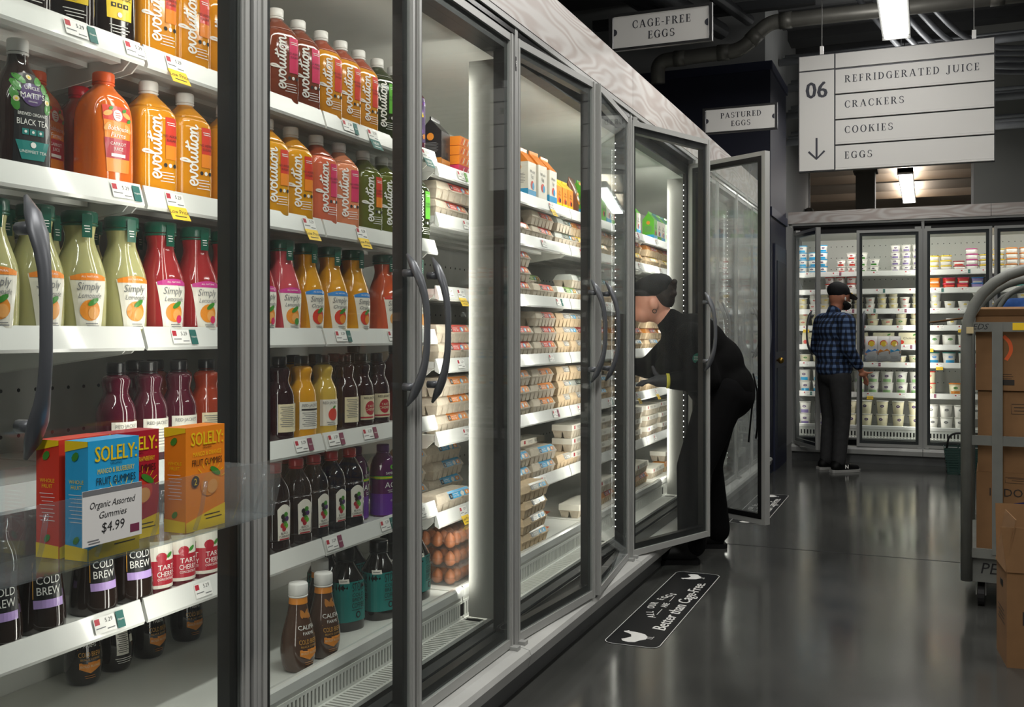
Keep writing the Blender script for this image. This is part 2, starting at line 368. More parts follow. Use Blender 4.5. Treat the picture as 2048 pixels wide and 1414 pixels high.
# ------------------------------------------------------------------ the shell of the store
mb = MB(); mb.box(-4, 6, -3, 26, -.1, 0, 'floor'); fl = struct(mb.obj('floor'))
mat('joint', '#17181a', .7)
for y in (6.05, 2.2): MB().box(-1.33, 6, y-.003, y+.003, -.001, .0012, 'joint').obj('control_joint', fl)
mat('ceiling', '#3a3b3c', .9, noise=.15, nscale=2); mat('wall grey', '#8b8d8c', .8, noise=.05, nscale=1.5); mat('wall warm', '#a9967f', .85, noise=.06, nscale=2)
mat('navy', '#10142a', .55, noise=.1, nscale=3); mat('navy trim', '#1a2038', .5); mat('column grey', '#6f706c', .8, noise=.05, nscale=2); mat('brass', '#a8843a', .3, 1)
mb = MB(); mb.box(-4, 6, -3, 26, 4.7, 4.8, 'ceiling'); ce = struct(mb.obj('ceiling'))
for i in range(13):                                   # ribbed steel deck
    MB().box(-4, 6, 6.4+i*.75, 6.75+i*.75, 4.6, 4.7, 'ceiling').obj('deck_rib', ce)
struct(MB().box(-4.1, -4, -3, 26, 0, 4.8, 'wall grey').obj('wall_left'))
struct(MB().box(-4, -1.47, 9.95, 14, 0, 4.7, 'wall grey').obj('wall_back_left'))
struct(MB().box(-4, 6, 25.9, 26, 0, 4.8, 'wall warm').obj('wall_far'))
struct(MB().box(.46, 6, 11.9, 12.6, 0, 4.7, 'column grey').obj('wall_back_right'))
# navy room behind the end of the case row, with a door in its aisle side
nv = struct(MB().box(-4, -1.315, 9.22, 9.94, 0, 3.72, 'navy').box(-1.9, -1.315, 9.94, 10.30, 0, 3.72, 'navy').obj('wall_navy_room'))
MB().box(-4, -1.30, 9.205, 9.215, 3.66, 3.74, 'navy trim').obj('cornice', nv)
MB().box(-1.315, -1.298, 9.22, 10.3, 3.66, 3.74, 'navy trim').box(-1.315, -1.300, 9.22, 10.3, 2.34, 2.42, 'navy trim').obj('moulding', nv)
dr = struct(MB().box(-1.314, -1.296, 9.4, 10.2, 0, 2.1, 'navy trim').obj('door_1'))
for z0, z1 in ((.2, .95), (1.1, 1.95)): MB().box(-1.296, -1.290, 9.5, 10.1, z0, z1, 'navy').obj('door_panel', dr)
mb = MB(); mb.sphere((-1.26, 9.5, 1.02), .03, 'brass'); mb.tube([(-1.296, 9.5, 1.02), (-1.26, 9.5, 1.02)], .011, 'brass'); mb.obj('door_knob', dr)

# ------------------------------------------------------------------ refrigerated display cases
def door(root, yh, side, ang, W, z0=.165, z1=2.325, g='door glass', hz=1.28, holes=False, hoff=.07, gk='black'):
    D = MB(); y1 = W*side; s = .026*side
    def yb(a, b): return (min(a, b), max(a, b))
    for a, b in ((0, s), (y1-s, y1)):
        D.box(-.042, 0, *yb(a, b), z0, z1, 'frame grey'); D.box(0, .004, *yb(a+s*.25, b-s*.25), z0, z1, 'frame grey')
    for a, b in ((z0, z0+.03), (z1-.026, z1)): D.box(-.042, 0, *yb(s, y1-s), a, b, 'frame grey')
    d = D.obj('door', root, (0, yh, 0)); d.rotation_euler = (0, 0, -ang*side)
    G = MB()
    for a, b in ((s, s*2.0), (y1-s*2.0, y1-s)): G.box(-.044, -.012, *yb(a, b), z0+.03, z1-.026, gk)
    for a, b in ((z0+.03, z0+.06), (z1-.056, z1-.026)): G.box(-.044, -.012, *yb(s*2, y1-s*2), a, b, gk)
    G.obj('gasket', d)
    p = MB().box(-.010, -.004, *yb(s, y1-s), z0+.03, z1-.026, g).obj('pane', d)
    H = MB(); hy = y1-hoff*side; n = 15; P = []; R1 = []; R2 = []
    for i in range(n):
        t = 2*i/(n-1)-1; P.append((.012+.058*max(0, 1-abs(t)**2.6), hy+.012*side*(1-t*t), hz+.212*t))
        e = abs(t); R1.append(.008+.004*e if e < .97 else .004); R2.append(.0115+.0085*math.exp(-((e-.72)/.16)**2) if e < .97 else .003)
    H.tube(P, R1, 'handle', 10, R2, up=(1, 0, 0))
    for t in (-.75, .75): H.tube([(0, hy+.003*side, hz+.212*t), (.03, hy+.004*side, hz+.212*t)], .011, 'handle')
    H.obj('handle', d)
    MB().box(-.05, -.005, *yb(.005*side, .06*side), z1, z1+.022, 'frame grey').obj('hinge_bracket', d)
    if holes:
        for z in (1.42, 1.08): MB().tube([(-.0115, y1-.05*side, z), (-.0025, y1-.05*side, z)], .03, 'black gloss', 14).obj('pull_hole', d)
    return d

TAGM = {}
def tag_mesh(k):
    if k in TAGM: return TAGM[k]
    mb = MB(); a = Art(); mb.box(0, .0008, -.03, .03, -.017, .017, 'paper'); f = flat((.0008, 0, 0), (0, 1, 0), (0, 0, 1), .0004)
    a.rect(-.028, -.014, .002, .015, 'red'); a.txt('5.29', .012, .008, .009, 'ink', 1); a.rect(-.027, .0, -.007, -.0045, 'grey ink', 1); a.rect(.004, .026, -.012, -.0095, 'grey ink', 1)
    if k in ('teal', 'plum', 'tgreen'):
        c = {'teal': 'teal', 'plum': 'plum', 'tgreen': 'tag green'}[k]; mb.box(0, .001, .034, .056, -.019, .018, c); a.txt('Organic', .045, 0, .004, 'white print', 2)
    if k in ('yellow', 'tealhang', 'bluehang', 'greenhang'):
        c = {'yellow': 'yellow tag', 'tealhang': 'teal', 'bluehang': 'tag blue', 'greenhang': 'tag green'}[k]
        T = Matrix.Translation((0, 0, -.017)) @ Matrix.Rotation(math.radians(-10), 4, 'Y'); mb.box(0, .001, -.031, .031, -.036, 0, c, T)
        g = Art(); g.txt('Low Price' if k == 'yellow' else 'NEW', 0, -.014, .011, 'ink' if k == 'yellow' else 'white print', 1, shear=.2); g.rect(-.02, .02, -.028, -.0255, 'ink' if k == 'yellow' else 'white print', 1)
        ff = flat((.001, 0, 0), (0, 1, 0), (0, 0, 1), .0004); g.put(mb, lambda u, v, l: T @ ff(u, v, l))
    a.put(mb, f); TAGM[k] = mb.mesh('price_tag'); return TAGM[k]

SH = {}
def shelf(root, W, z, tags, dark=False):
    k = round(W, 3)
    if k not in SH:
        b = MB(); b.box(-.85, -.322, .008, W-.008, -.022, 0, 'shelf white')
        for x in (-.75, -.62, -.49, -.39): b.box(x, x+.03, .02, W-.02, -.034, -.022, 'shelf white')
        br = MB(); br.prism([(-.86, .0), (-.86, -.11), (-.83, -.11), (-.36, -.05), (-.33, -.024)], 'y', -.002, .002, 'shelf white')
        r = MB(); r.prism([(-.322, .012), (-.318, .012), (-.303, -.036), (-.306, -.043), (-.322, -.034)], 'y', -W/4+.006, W/4-.004, 'rail')
        SH[k] = (b.mesh('shelf'), br.mesh('shelf_bracket'), r.mesh('price_rail'))
    s = link('shelf', SH[k][0], root, (0, 0, z)); 
    for y in (.014, W-.014): link('shelf_bracket', SH[k][1], s, (0, y, 0))
    for y in (W/4, W*3/4): link('price_rail', SH[k][2], s, (0, y, 0))
    for y, kind in tags:
        t = link('price_tag', tag_mesh(kind), s, (-.3115+.004, y, -.012)); t.rotation_euler = (0, math.radians(-17), 0)
    return s

def case(loc, rz, W, label, zs, doors, tags=None, peg=True, dens=1., ntag=3, led=1., num=None, cover=False):
    root = thing('refrigerated_display_case', label, 'display case', loc, rz, 'refrigerated cases with glass doors')
    MB().prism([(-.9, .15), (.02, .16), (.055, .152), (.062, .135), (.05, .092), (.03, .085), (-.05, .085), (-.9, .085)], 'y', .002, W-.002, 'bumper').obj('bumper', root)
    k = MB(); k.box(-.9, .004, .0, W, .0, .086, 'toe'); k.obj('toe_kick', root)
    MB().box(-.9, -.235, 0, W, .155, .29, 'black').box(-.235, -.12, 0, W, .155, .19, 'black').obj('tank', root)
    MB().box(-.115, -.048, 0, W, .155, .215, 'black gloss').box(-.1, -.06, 0, W, .215, .222, 'dark steel').obj('sill', root)
    MB().box(-.86, -.212, .004, W-.004, .29, .33, 'case white').obj('deck', root)
    a = MB(); a.box(-.214, -.206, .004, W-.004, .30, .352, 'case white'); a.prism([(-.226, .35), (-.206, .352), (-.200, .345), (-.200, .318), (-.206, .315)], 'y', .004, W-.004, 'rail'); a.obj('deck_lip', root)
    g = MB(); n = int(W/.0185*dens); dy = (W-.03)/n
    g.box(-.208, -.204, .004, W-.004, .292, .302, 'case white'); g.box(-.208, -.204, .004, W-.004, .236, .246, 'case white'); g.box(-.208, -.196, .004, W-.004, .232, .238, 'case white'); g.box(-.128, -.118, .004, W-.004, .225, .238, 'case white')
    for i in range(n):
        y = .015+i*dy; g.box(-.208, -.204, y, y+dy*.55, .246, .292, 'case white'); g.box(-.196, -.128, y, y+dy*.55, .234, .238, 'case white')
    g.obj('air_grille', root)
    MB().box(-.9, -.865, 0, W, .085, 2.33, 'peg').obj('back_panel', root)
    if peg:
        h = MB()
        for z in [q/100 for q in range(40, 224, 12)]:
            for i in range(int(W/.055)): h.tube([(-.8651, .03+i*.055, z), (-.8644, .03+i*.055, z)], .0055, 'black', 6, smooth=False)
        h.obj('peg_holes', root, kind='stuff')
    MB().prism([(-.87, 2.27), (-.12, 2.34), (-.05, 2.34), (-.05, 2.36), (-.87, 2.36)], 'y', 0, W, 'case inner').obj('inner_ceiling', root)
    MB().box(-.1, -.046, 0, W, 2.27, 2.335, 'black').box(-.046, .004, 0, W, 2.328, 2.36, 'black gloss').box(-.03, .012, 0, W, 2.352, 2.372, 'frame grey').obj('header', root)
    for y0, y1, sgn in ((0, .035, 1), (W-.035, W, -1)):
        MB().box(-.068, -.046, y0, y1, .16, 2.28, 'black').obj('mullion', root)
        f = (y0, y0+.012) if sgn > 0 else (y1-.012, y1)
        if sgn < 0 and cover: MB().box(-.175, -.07, f[0], f[1], .25, 2.25, 'cover white').obj('light_cover', root)
        l = MB(); yl = y1+.001 if sgn > 0 else y0-.001
        for i in range(58): l.box(-.066, -.062, min(yl, yl+.002*sgn), max(yl, yl+.002*sgn), .32+i*.033, .325+i*.033, 'led')
        if not (sgn < 0 and num): l.obj('led_strip', root, kind='stuff')
        area('case_light', (-.185 if sgn < 0 and cover else -.09, y0+.05 if sgn > 0 else y1-.05, 1.27), (pi/2, 0, pi/2+sgn*(1.15 if sgn < 0 and cover else .8)), .03, 1.85, CASE_LED*led, root)
    area('case_light', (-.13, W/2, 2.262), (0, math.radians(42), 0), .03, W*.9, HEAD_LED*led, root)
    for y0, y1 in ((.001, .012), (W-.012, W-.001)): MB().box(-.04, .006, y0, y1, .15, 2.352, 'steel grey').obj('post_trim', root)
    for i, z in enumerate(zs):
        if tags and i in tags: tl = tags[i]
        else: tl = [(W*(j+.25+.5*random.random())/ntag, random.choice(['plain', 'teal', 'plain', 'yellow', 'plum'])) for j in range(ntag)]
        shelf(root, W, z, tl)
    for d in doors: door(root, **d)
    for y in (.02, W-.05): MB().box(.0, .03, y, y+.03, .152, .172, 'steel grey').obj('bottom_hinge', root)
    if num:
        m_ = MB().box(.0062, .0072, W-.012, W-.001, 2.2, 2.25, 'black'); np_ = m_.obj('number_plate', root); q_ = MB(); Art().txt('9', W-.0065, 2.225, .022, 'white print', 1, w=.008).put(q_, flat((.0073, 0, 0), (0, 1, 0), (0, 0, 1), .0005)); q_.obj('number', np_)
    return root

CW = 1.48; DW = .715
JZ = [1.925, 1.60, 1.274, .96, .647]
EZ = [1.89, 1.705, 1.435, 1.165, .895, .595]
R = math.radians
def pair(a=0, b=0, g='door glass', g2=None, W2=DW, **k):
    return [dict(yh=.018, side=1, ang=R(a), W=DW, g=g), dict(yh=CW-.018, side=-1, ang=R(b), W=W2, g=g2 or g, **k)]
# juice tags are placed as in the photograph (y measured along the case)
T0 = {0: [(1.28, 'teal'), (.02+1.43, 'plain')], 1: [(1.41, 'teal')], 2: [(.9, 'plain')], 3: [(.5, 'plain')], 4: [(1.36, 'teal')]}
T1 = {0: [(.10, 'yellow'), (.87, 'teal'), (1.02, 'tealhang'), (1.39, 'tealhang')], 1: [(.1, 'yellow'), (.66, 'yellow'), (.95, 'yellow'), (1.29, 'bluehang')], 2: [(.12, 'teal'), (.83, 'teal'), (1.15, 'teal')], 3: [(.62, 'plum'), (.79, 'plum'), (.99, 'plum'), (1.3, 'plain')], 4: [(.2, 'plain'), (.78, 'plum'), (1.1, 'teal'), (1.36, 'plain')]}
T2 = {0: [(.2, 'tgreen'), (.42, 'plain'), (1.2, 'yellow')], 1: [(.25, 'plum'), (1.1, 'plain')], 2: [(.1, 'plain'), (.2, 'yellow'), (1.3, 'teal')], 3: [(.2, 'plain'), (1.2, 'plain')], 4: [(.25, 'plum'), (1.25, 'plum')], 5: [(.22, 'yellow'), (1.1, 'plain')]}
C = {}
ys = [.305+i*CW for i in range(6)]
C[0] = case((-1.352, ys[0], 0), 0, CW, 'leftmost refrigerated juice case with clipped snack bin on its door', JZ, pair(hoff=.125), T0, led=.68)
C[1] = case((-1.352, ys[1], 0), 0, CW, 'second refrigerated juice case with both glass doors shut', JZ, pair(), T1, num=9, cover=True)
C[2] = case((-1.352, ys[2], 0), 0, CW, 'egg case with both glass doors slightly ajar', EZ, pair(5, 6), T2, led=1.35)
C[3] = case((-1.352, ys[3], 0), 0, CW, 'egg case whose open doors surround the bending worker', EZ, pair(21, 58, g2='fogged glass', holes=True, W2=.6), cover=True, led=1.3)
C[4] = case((-1.352, ys[4], 0), 0, CW, 'fogged egg case just past the bending worker', EZ, pair(), led=.8)
C[5] = case((-1.352, ys[5], 0), 0, CW, 'last case of the row beside the navy wall', EZ, pair(g='fogged glass'), led=.8)
FW = 1.222; FD = .59
FZ = [1.89, 1.71, 1.51, 1.34, 1.148, .97, .666]
def fpair(a, b): return [dict(yh=.012, side=1, ang=R(a), W=FD, z1=2.28, gk='dark steel'), dict(yh=FW-.012, side=-1, ang=R(b), W=FD, z1=2.28, gk='dark steel')]
FX = [-1.265, -.043, 1.179]
C[6] = case((FX[0], 10.36, 0), -pi/2, FW, 'dairy case at the far end with yogurt shopper in front', FZ, fpair(62, 5), dens=.6, ntag=4, led=1.1)
C[7] = case((FX[1], 10.36, 0), -pi/2, FW, 'dairy case at the far end behind the stock cart', FZ, fpair(0, 0), dens=.6, ntag=5, led=1.1)
C[8] = case((FX[2], 10.36, 0), -pi/2, FW, 'dairy case at the far right edge behind stacked boxes', FZ, fpair(0, 0), dens=.6, ntag=4, led=.8)

# wood soffits over the rows
so = struct(MB().box(-2.3, -1.40, .3, 9.2, 2.362, 2.56, 'case inner').obj('trim_1'))
for i in range(4): MB().box(-1.40, -1.338, .3+i*2.225, .3+(i+1)*2.225-.003, 2.374, 2.575, 'wood').obj('panel', so)
sf = struct(MB().box(-1.30, 2.4, 10.40, 11.2, 2.362, 2.45, 'case inner').obj('trim_2'))
for i in range(2): MB().box(-1.30+i*1.85, -1.30+(i+1)*1.85-.004, 10.335, 10.40, 2.374, 2.49, 'wood').obj('panel', sf)
# ------------------------------------------------------------------ bottles
def lq(name, col, rough=.1, **k): return mat(name, col, rough, coat=.6, **k)
LIQ = {'lemon': '#b3b07c', 'rasp': '#9c2a2c', 'pink': '#c04a52', 'orange': '#dc9a10', 'grapefruit': '#d0562a', 'ruby': '#93361f', 'evo amber': '#d98e14', 'evo orange': '#d8901c',
       'evo red': '#9a4326', 'evo brown': '#7d3a22', 'evo pink': '#d5694a', 'evo rose': '#e08a62', 'evo green': '#5d6420', 'evo dark green': '#2c3516', 'evo purple': '#63263a',
       'carrot': '#dc6a1e', 'tea': '#2a1914', 'tea dark': '#1d1412', 'berry': '#4a1324', 'apple': '#e2a018', 'apple pale': '#d3b046', 'cherry': '#2a0d14', 'grape': '#141016', 'acai': '#5b1f58', 'cider': '#c98a52', 'jug red': '#6b2a26',
       'cold brew': '#241813', 'califia': '#4e3628', 'califia dark': '#1d1512', 'stok': '#15110f', 'tart': '#5c1020'}
for k_, v_ in LIQ.items(): lq(k_, v_, sss=.25 if k_ in ('lemon', 'orange', 'apple', 'carrot') else 0)
mat('cap green', '#0b5340', .3, coat=.3); mat('cap black', '#141416', .3, coat=.3); mat('cap red', '#c4202c', .3, coat=.3); mat('cap orange', '#f0642a', .35); mat('cap purple', '#5d2a6e', .35)
for n_, c_ in {'P white': '#ebe7da', 'P red': '#d83a26', 'P pink': '#d83062', 'P orange': '#f08a1e', 'P lime': '#5fb82e', 'P yellow': '#f4d21e', 'P blue': '#2f86d2', 'P sky': '#2aa6dc', 'P cream': '#e6d9b4',
               'P purple': '#6a2c9c', 'P teal': '#12807a', 'P leaf': '#3d8a2c', 'P magenta': '#c8328c', 'P brown': '#b8762e', 'P amber': '#e8902a', 'P black': '#151517', 'P lilac': '#b79ad8', 'P violet': '#4a2a68', 'P crimson': '#b01c30', 'P gold': '#d49a3a', 'P peach': '#eda85a'}.items(): mat(n_, c_, .4, coat=.3)
glass('clear neck', tint=(.85, .85, .8), f0=.1, haze=.1, rough=.05)

class Prof:
    def __init__(s, pts, p=2.): s.p = [tuple(q) if len(q) > 3 else tuple(q)+(p,) for q in pts]
    def at(s, z):
        P = s.p
        if z <= P[0][0]: return P[0][1:]
        for a, b in zip(P, P[1:]):
            if z <= b[0]:
                t = (z-a[0])/(b[0]-a[0] or 1); return tuple(a[i]+(b[i]-a[i])*t for i in (1, 2, 3))
        return P[-1][1:]
    def front(s, off=.0006, step=.0005):
        def f(u, v, l):
            rx, ry, p = s.at(v); q = min(.985, abs(u)/ry); return (rx*(1-q**p)**(1/p)+off+l*step, u, v)
        return f
    def wrap(s, off=.0006, step=.0005):
        def f(u, v, l):
            rx, ry, p = s.at(v); a = u/((rx+ry)/2); ca, sa = math.cos(a), math.sin(a)
            r = (abs(ca/rx)**p+abs(sa/ry)**p)**(-1/p)+off+l*step; return (r*ca, r*sa, v)
        return f
def rings(pts, k=3):
    out = spline([tuple(q) for q in pts], k); return out
KIND = {}
def kind(key, prof, bodym, cap, label=None, extra=None, n=24, split=None):
    """register a bottle: body, cap and printed label meshes"""
    b = MB()
    if split:
        z, upper = split; lo = [q for q in prof.p if q[0] <= z]; hi = [q for q in prof.p if q[0] >= z]
        mid = (z,)+prof.at(z); b.lathe(lo+([mid] if lo[-1][0] < z else []), bodym, n); b.lathe(([mid] if hi[0][0] > z else [])+hi, upper, n)
    else: b.lathe(prof.p, bodym, n)
    parts = [('body', b.mesh('body'))]
    r, z0, z1, cm = cap; c = MB(); c.lathe([(z0, r*.97, r*.97), (z0+.002, r, r), (z1-.003, r, r), (z1, r*.92, r*.92)], cm, 18); c.lathe([(z0-.007, r*.93, r*.93), (z0-.003, r*1.04, r*1.04), (z0-.001, r*.93, r*.93)], cm, 18)
    parts.append(('cap', c.mesh('cap')))
    if label:
        a, fn = label; L = MB(); a.put(L, fn); parts.append(('label', L.mesh('label')))
    for nm, e in (extra or []): parts.append((nm, e.mesh(nm)))
    KIND[key] = parts
def put(key, loc, rz, label, cat='bottle', group=None, name='juice_bottle'):
    t = thing(name, label, cat, loc, rz, group)
    for nm, me in KIND[key]: link(nm, me, t)
    return t
def small_lines(a, u, v, w, n, m, dv=.005, l=2, h=.0018):
    for i in range(n): a.rect(u-w/2*(1-.15*(i % 3)), u+w/2*(1-.2*((i+1) % 2)), v-i*dv-h/2, v-i*dv+h/2, m, l, 3)

# square-shouldered bottle with upright script lettering
EV = Prof(rings([(0, .044, .048, 3.5), (.004, .05, .054, 5), (.09, .05, .054, 5), (.178, .05, .054, 5), (.2, .046, .05, 4), (.222, .034, .036, 2.8), (.238, .021, .022, 2.1), (.246, .019, .019, 2), (.268, .019, .019, 2)], 2))
def evo(key, liq, panel, upper=None, panel2=None):
    a = Art(); script_word(a, -.016, .112, .152, 'white print', pi/2, 3, .2)
    a.rect(.012, .044, .085, .185, panel, 1, 4, 4)
    if panel2: a.rect(.012, .044, .085, .118, panel2, 2, 4, 2)
    a.txt('FRESH', .0, .16, .006, 'white print', 3, rot=pi/2); small_lines(a, .028, .172, .024, 2, 'white print')
    a.txt('NO ADDED', .028, .14, .006, 'ink', 3); a.txt('SUGAR', .028, .13, .006, 'ink', 3)
    for i in range(3): a.ell(.012+i*.013, .07, .005, .005, 'ink' if i != 1 else 'white print', 2, 10)
    small_lines(a, .018, .052, .04, 4, 'white print', .007)
    kind(key, EV, liq, (.0225, .248, .272, 'cap white'), (a, EV.front()), split=(.205, upper or liq))
evo('evo_amber', 'evo amber', 'P red', 'evo amber', 'P orange'); evo('evo_orange', 'orange', 'P red', 'evo orange', 'P orange'); evo('evo_brown', 'evo brown', 'P pink'); evo('evo_red', 'evo pink', 'P pink', 'evo red'); evo('evo_rose', 'evo rose', 'P pink')
evo('evo_shaded', 'evo orange', 'P red', 'evo red'); evo('evo_green', 'evo dark green', 'P lime'); evo('evo_kale', 'evo green', 'P red', None, 'P orange')  # dark upper body of the orange bottle paints in its dimmer light
a = Art(); a.rect(-.045, .045, .03, .19, 'P violet', 1, 8, 6)
rnd = random.Random(3)
for i in range(34): a.ell(rnd.uniform(-.036, .036), rnd.uniform(.045, .185), rnd.uniform(.005, .011), rnd.uniform(.004, .008), rnd.choice(['P red', 'P yellow', 'P amber', 'P crimson', 'P purple', 'P cream']), 2+i % 3, 9, rnd.uniform(0, 3))
small_lines(a, 0, .062, .05, 3, 'white print', .008, 6)
kind('fruit_print', EV, 'evo purple', (.0225, .248, .272, 'cap white'), (a, EV.front()))

# carafe with waisted neck and green screw cap
CF = Prof(rings([(0, .046, .046), (.006, .053, .053), (.05, .0545, .0545), (.1, .055, .055), (.132, .0515, .0515), (.165, .0415, .0415), (.19, .033, .033), (.208, .03, .03), (.226, .0325, .0325), (.238, .034, .034)], 3), 2.15)
def carafe(key, liq, arch, line2, f1, f2=None):
    a = Art(); a.trap(.026, .040, .006, .118, 'P white', 1, 8, 6, arch=.008); a.trap(.0378, .0385, .111, .119, arch, 2, 8, 2, arch=.008)
    a.txt('Simply', -.002, .098, .017, 'grey ink', 4, shear=.25, w=.052); a.txt(line2, 0, .078, .011, 'grey ink', 4, shear=.3, w=.05)
    a.ell(0, .046, .022, .023, f1, 3, 18); a.ell(.007, .04, .012, .014, 'P amber' if f1 != 'P amber' else 'P peach', 4, 12)
    a.ell(.006, .064, .014, .006, 'P leaf', 5, 10, .6)
    if f2: a.ell(.012, .03, .008, .01, f2, 6, 10)
    a.txt('ALL NATURAL', 0, .119, .004, 'white print', 4); small_lines(a, .005, .017, .03, 2, 'grey ink', .005, 4)
    tab = MB(); tab.box(.0385, .0395, -.011, .011, .205, .256, 'cap green', Matrix.Rotation(.0, 4, 'Z')); t = Art(); small_lines(t, 0, .23, .014, 3, 'white print', .006, 1); t.put(tab, lambda u, v, l: (.0396+l*.0003, u, v))
    kind(key, CF, liq, (.038, .238, .264, 'cap green'), (a, CF.front()), [('pull_tab', tab)])
carafe('lemonade', 'lemon', 'P orange', 'Lemonade', 'P amber'); carafe('raspberry', 'rasp', 'P magenta', 'Lemonade', 'P amber', 'P pink'); carafe('pink_lemonade', 'pink', 'P magenta', 'Lemonade', 'P amber', 'P leaf')
carafe('orange_carafe', 'orange', 'P blue', 'Orange', 'P red'); carafe('grapefruit', 'grapefruit', 'P red', 'Grapefruit', 'P peach', 'P pink'); carafe('ruby', 'ruby', 'P red', 'Grapefruit', 'P peach')

# tea bottles
TE = Prof(rings([(0, .046, .05, 3), (.005, .052, .056, 3.4), (.12, .052, .056, 3.4), (.165, .048, .052, 3), (.2, .032, .034, 2.3), (.225, .021, .021, 2), (.262, .019, .019, 2)], 3))
a = Art(); a.trap(.04, .034, .012, .19, 'P black', 1, 8, 8, arch=.01)
for u, v in ((-.03, .17), (.03, .17), (-.034, .13), (.034, .13), (-.02, .185), (.02, .185), (-.036, .15), (.036, .15)): a.ell(u, v, .014, .008, 'P leaf', 2, 8, u*40)
for u, v in ((0, .19), (-.033, .14), (.033, .142)): a.ell(u, v, .006, .006, 'P cream', 3, 10); a.ell(u, v, .0025, .0025, 'P yellow', 4, 8)
a.ell(0, .153, .024, .024, 'P violet', 4, 20); a.txt('UNCLE', 0, .166, .007, 'white print', 6); a.txt("MATT'S", 0, .15, .011, 'white print', 6); a.txt('ORGANIC', 0, .138, .003, 'white print', 6)
a.txt('BREWED ORGANIC', 0, .112, .0065, 'white print', 4, w=.062); a.txt('BLACK TEA', 0, .096, .012, 'white print', 4, w=.066)
for i in (-1, 0, 1): a.rect(i*.016-.007, i*.016+.007, .07, .082, 'P teal', 4); a.ell(i*.016, .076, .003, .003, 'white print', 5, 8)
a.trap(.024, .036, .02, .058, 'P teal', 4, 6, 3); a.txt('UNSWEET TEA', 0, .036, .006, 'white print', 6); a.ell(0, .05, .006, .006, 'white print', 6, 10)
kind('black_tea', TE, 'tea', (.021, .246, .272, 'cap white'), (a, TE.front()))
a = Art(); a.trap(.03, .034, .05, .17, 'P yellow', 1, 8, 6); a.ell(0, .155, .024, .02, 'P violet', 2, 18); a.txt("MATT'S", 0, .155, .009, 'white print', 4); a.txt('BLACK TEA', 0, .118, .010, 'ink', 4, w=.052); a.txt('LEMONADE', 0, .1, .012, 'ink', 4, w=.056)
for i in (-1, 0, 1): a.rect(i*.015-.006, i*.015+.006, .076, .086, 'ink', 3); a.ell(i*.015, .081, .003, .003, 'P yellow', 4, 8)
small_lines(a, 0, .035, .05, 3, 'white print', .007, 3); a.ell(0, .06, .006, .006, 'white print', 4, 10)
kind('tea_lemonade', TE, 'tea dark', (.021, .246, .272, 'cap white'), (a, TE.front()))

# sloped-shoulder carrot juice bottle
BO = Prof(rings([(0, .044, .05, 3.2), (.005, .05, .056, 3.6), (.1, .05, .056, 3.6), (.16, .048, .056, 3.4), (.195, .042, .048, 3), (.22, .026, .028, 2.2), (.232, .021, .021, 2), (.252, .02, .02, 2)], 3))
a = Art(); a.trap(.028, .036, .03, .178, 'P orange', 1, 8, 8); a.trap(.0355, .036, .145, .178, 'P red', 2, 6, 3); a.trap(.030, .0335, .06, .105, 'P crimson', 2, 6, 3)
for u, v, q in ((-.024, .16, .4), (.024, .16, -.4), (-.026, .13, .9), (.026, .13, -.9)): a.ell(u, v, .012, .006, 'P peach', 3, 10, q)
for u, v in ((-.016, .172), (.018, .17), (.03, .148)): a.ell(u, v, .007, .004, 'P leaf', 4, 8, .6)
a.ell(0, .157, .012, .013, 'white print', 4, 14); small_lines(a, 0, .162, .014, 3, 'P red', .005, 5)
a.txt('Bolthouse', 0, .128, .011, 'white print', 5, shear=.25, w=.052); a.txt('Farms', 0, .113, .011, 'white print', 5, shear=.25); a.txt('CARROT', 0, .093, .007, 'white print', 4); a.txt('JUICE', 0, .082, .007, 'white print', 4); a.rect(-.018, .018, .064, .071, 'white print', 4)
kind('carrot', BO, 'carrot', (.024, .236, .258, 'cap orange'), (a, BO.front()))
kind('carrot_red', BO, 'ruby', (.024, .236, .258, 'cap red'), (a, BO.front()))

# round farm-juice bottle with beaded neck and black cap
RJ = Prof(rings([(0, .038, .038), (.006, .0435, .0435), (.06, .044, .044), (.115, .044, .044), (.14, .041, .041), (.163, .031, .031), (.174, .0275, .0275), (.188, .030, .030), (.2, .032, .032), (.21, .028, .028), (.216, .019, .019), (.232, .018, .018)], 3))
def farm(key, liq, lab):
    a = Art(); L = .07 if lab != 'white' else .06
    a.rect(-.036, .036, .028, .108, {'white': 'P white', 'apple': 'P white', 'red': 'P white', 'cherry': 'P cream', 'cream': 'P cream'}[lab], 1, 8, 3)
    if lab in ('apple', 'white', 'red'): a.txt('RED·JACKET', 0, .098, .008, 'grey ink', 3, w=.055)
    if lab == 'apple': a.ell(.006, .062, .017, .019, 'P red', 3, 16); a.ell(.01, .084, .007, .004, 'P leaf', 4, 8, .5); small_lines(a, 0, .038, .03, 2, 'grey ink', .006, 3)
    if lab == 'white': a.rect(-.03, .03, .083, .088, 'ink', 3, 6); small_lines(a, 0, .076, .055, 8, 'grey ink', .0055, 3)
    if lab == 'red': small_lines(a, 0, .082, .05, 6, 'grey ink', .007, 3)
    if lab == 'cherry': a.txt('RED·JACKET', 0, .099, .007, 'ink', 3, w=.05); a.ell(0, .066, .021, .023, 'P crimson', 3, 20); a.txt('TART', 0, .072, .008, 'P cream', 5); a.txt('CHERRY', 0, .061, .008, 'P cream', 5); a.rect(-.036, .036, .033, .038, 'P crimson', 3, 6)
    if lab == 'cream': small_lines(a, -.008, .1, .045, 11, 'grey ink', .0055, 3)
    kind(key, RJ, liq, (.021, .219, .243, 'cap black'), (a, RJ.wrap()))
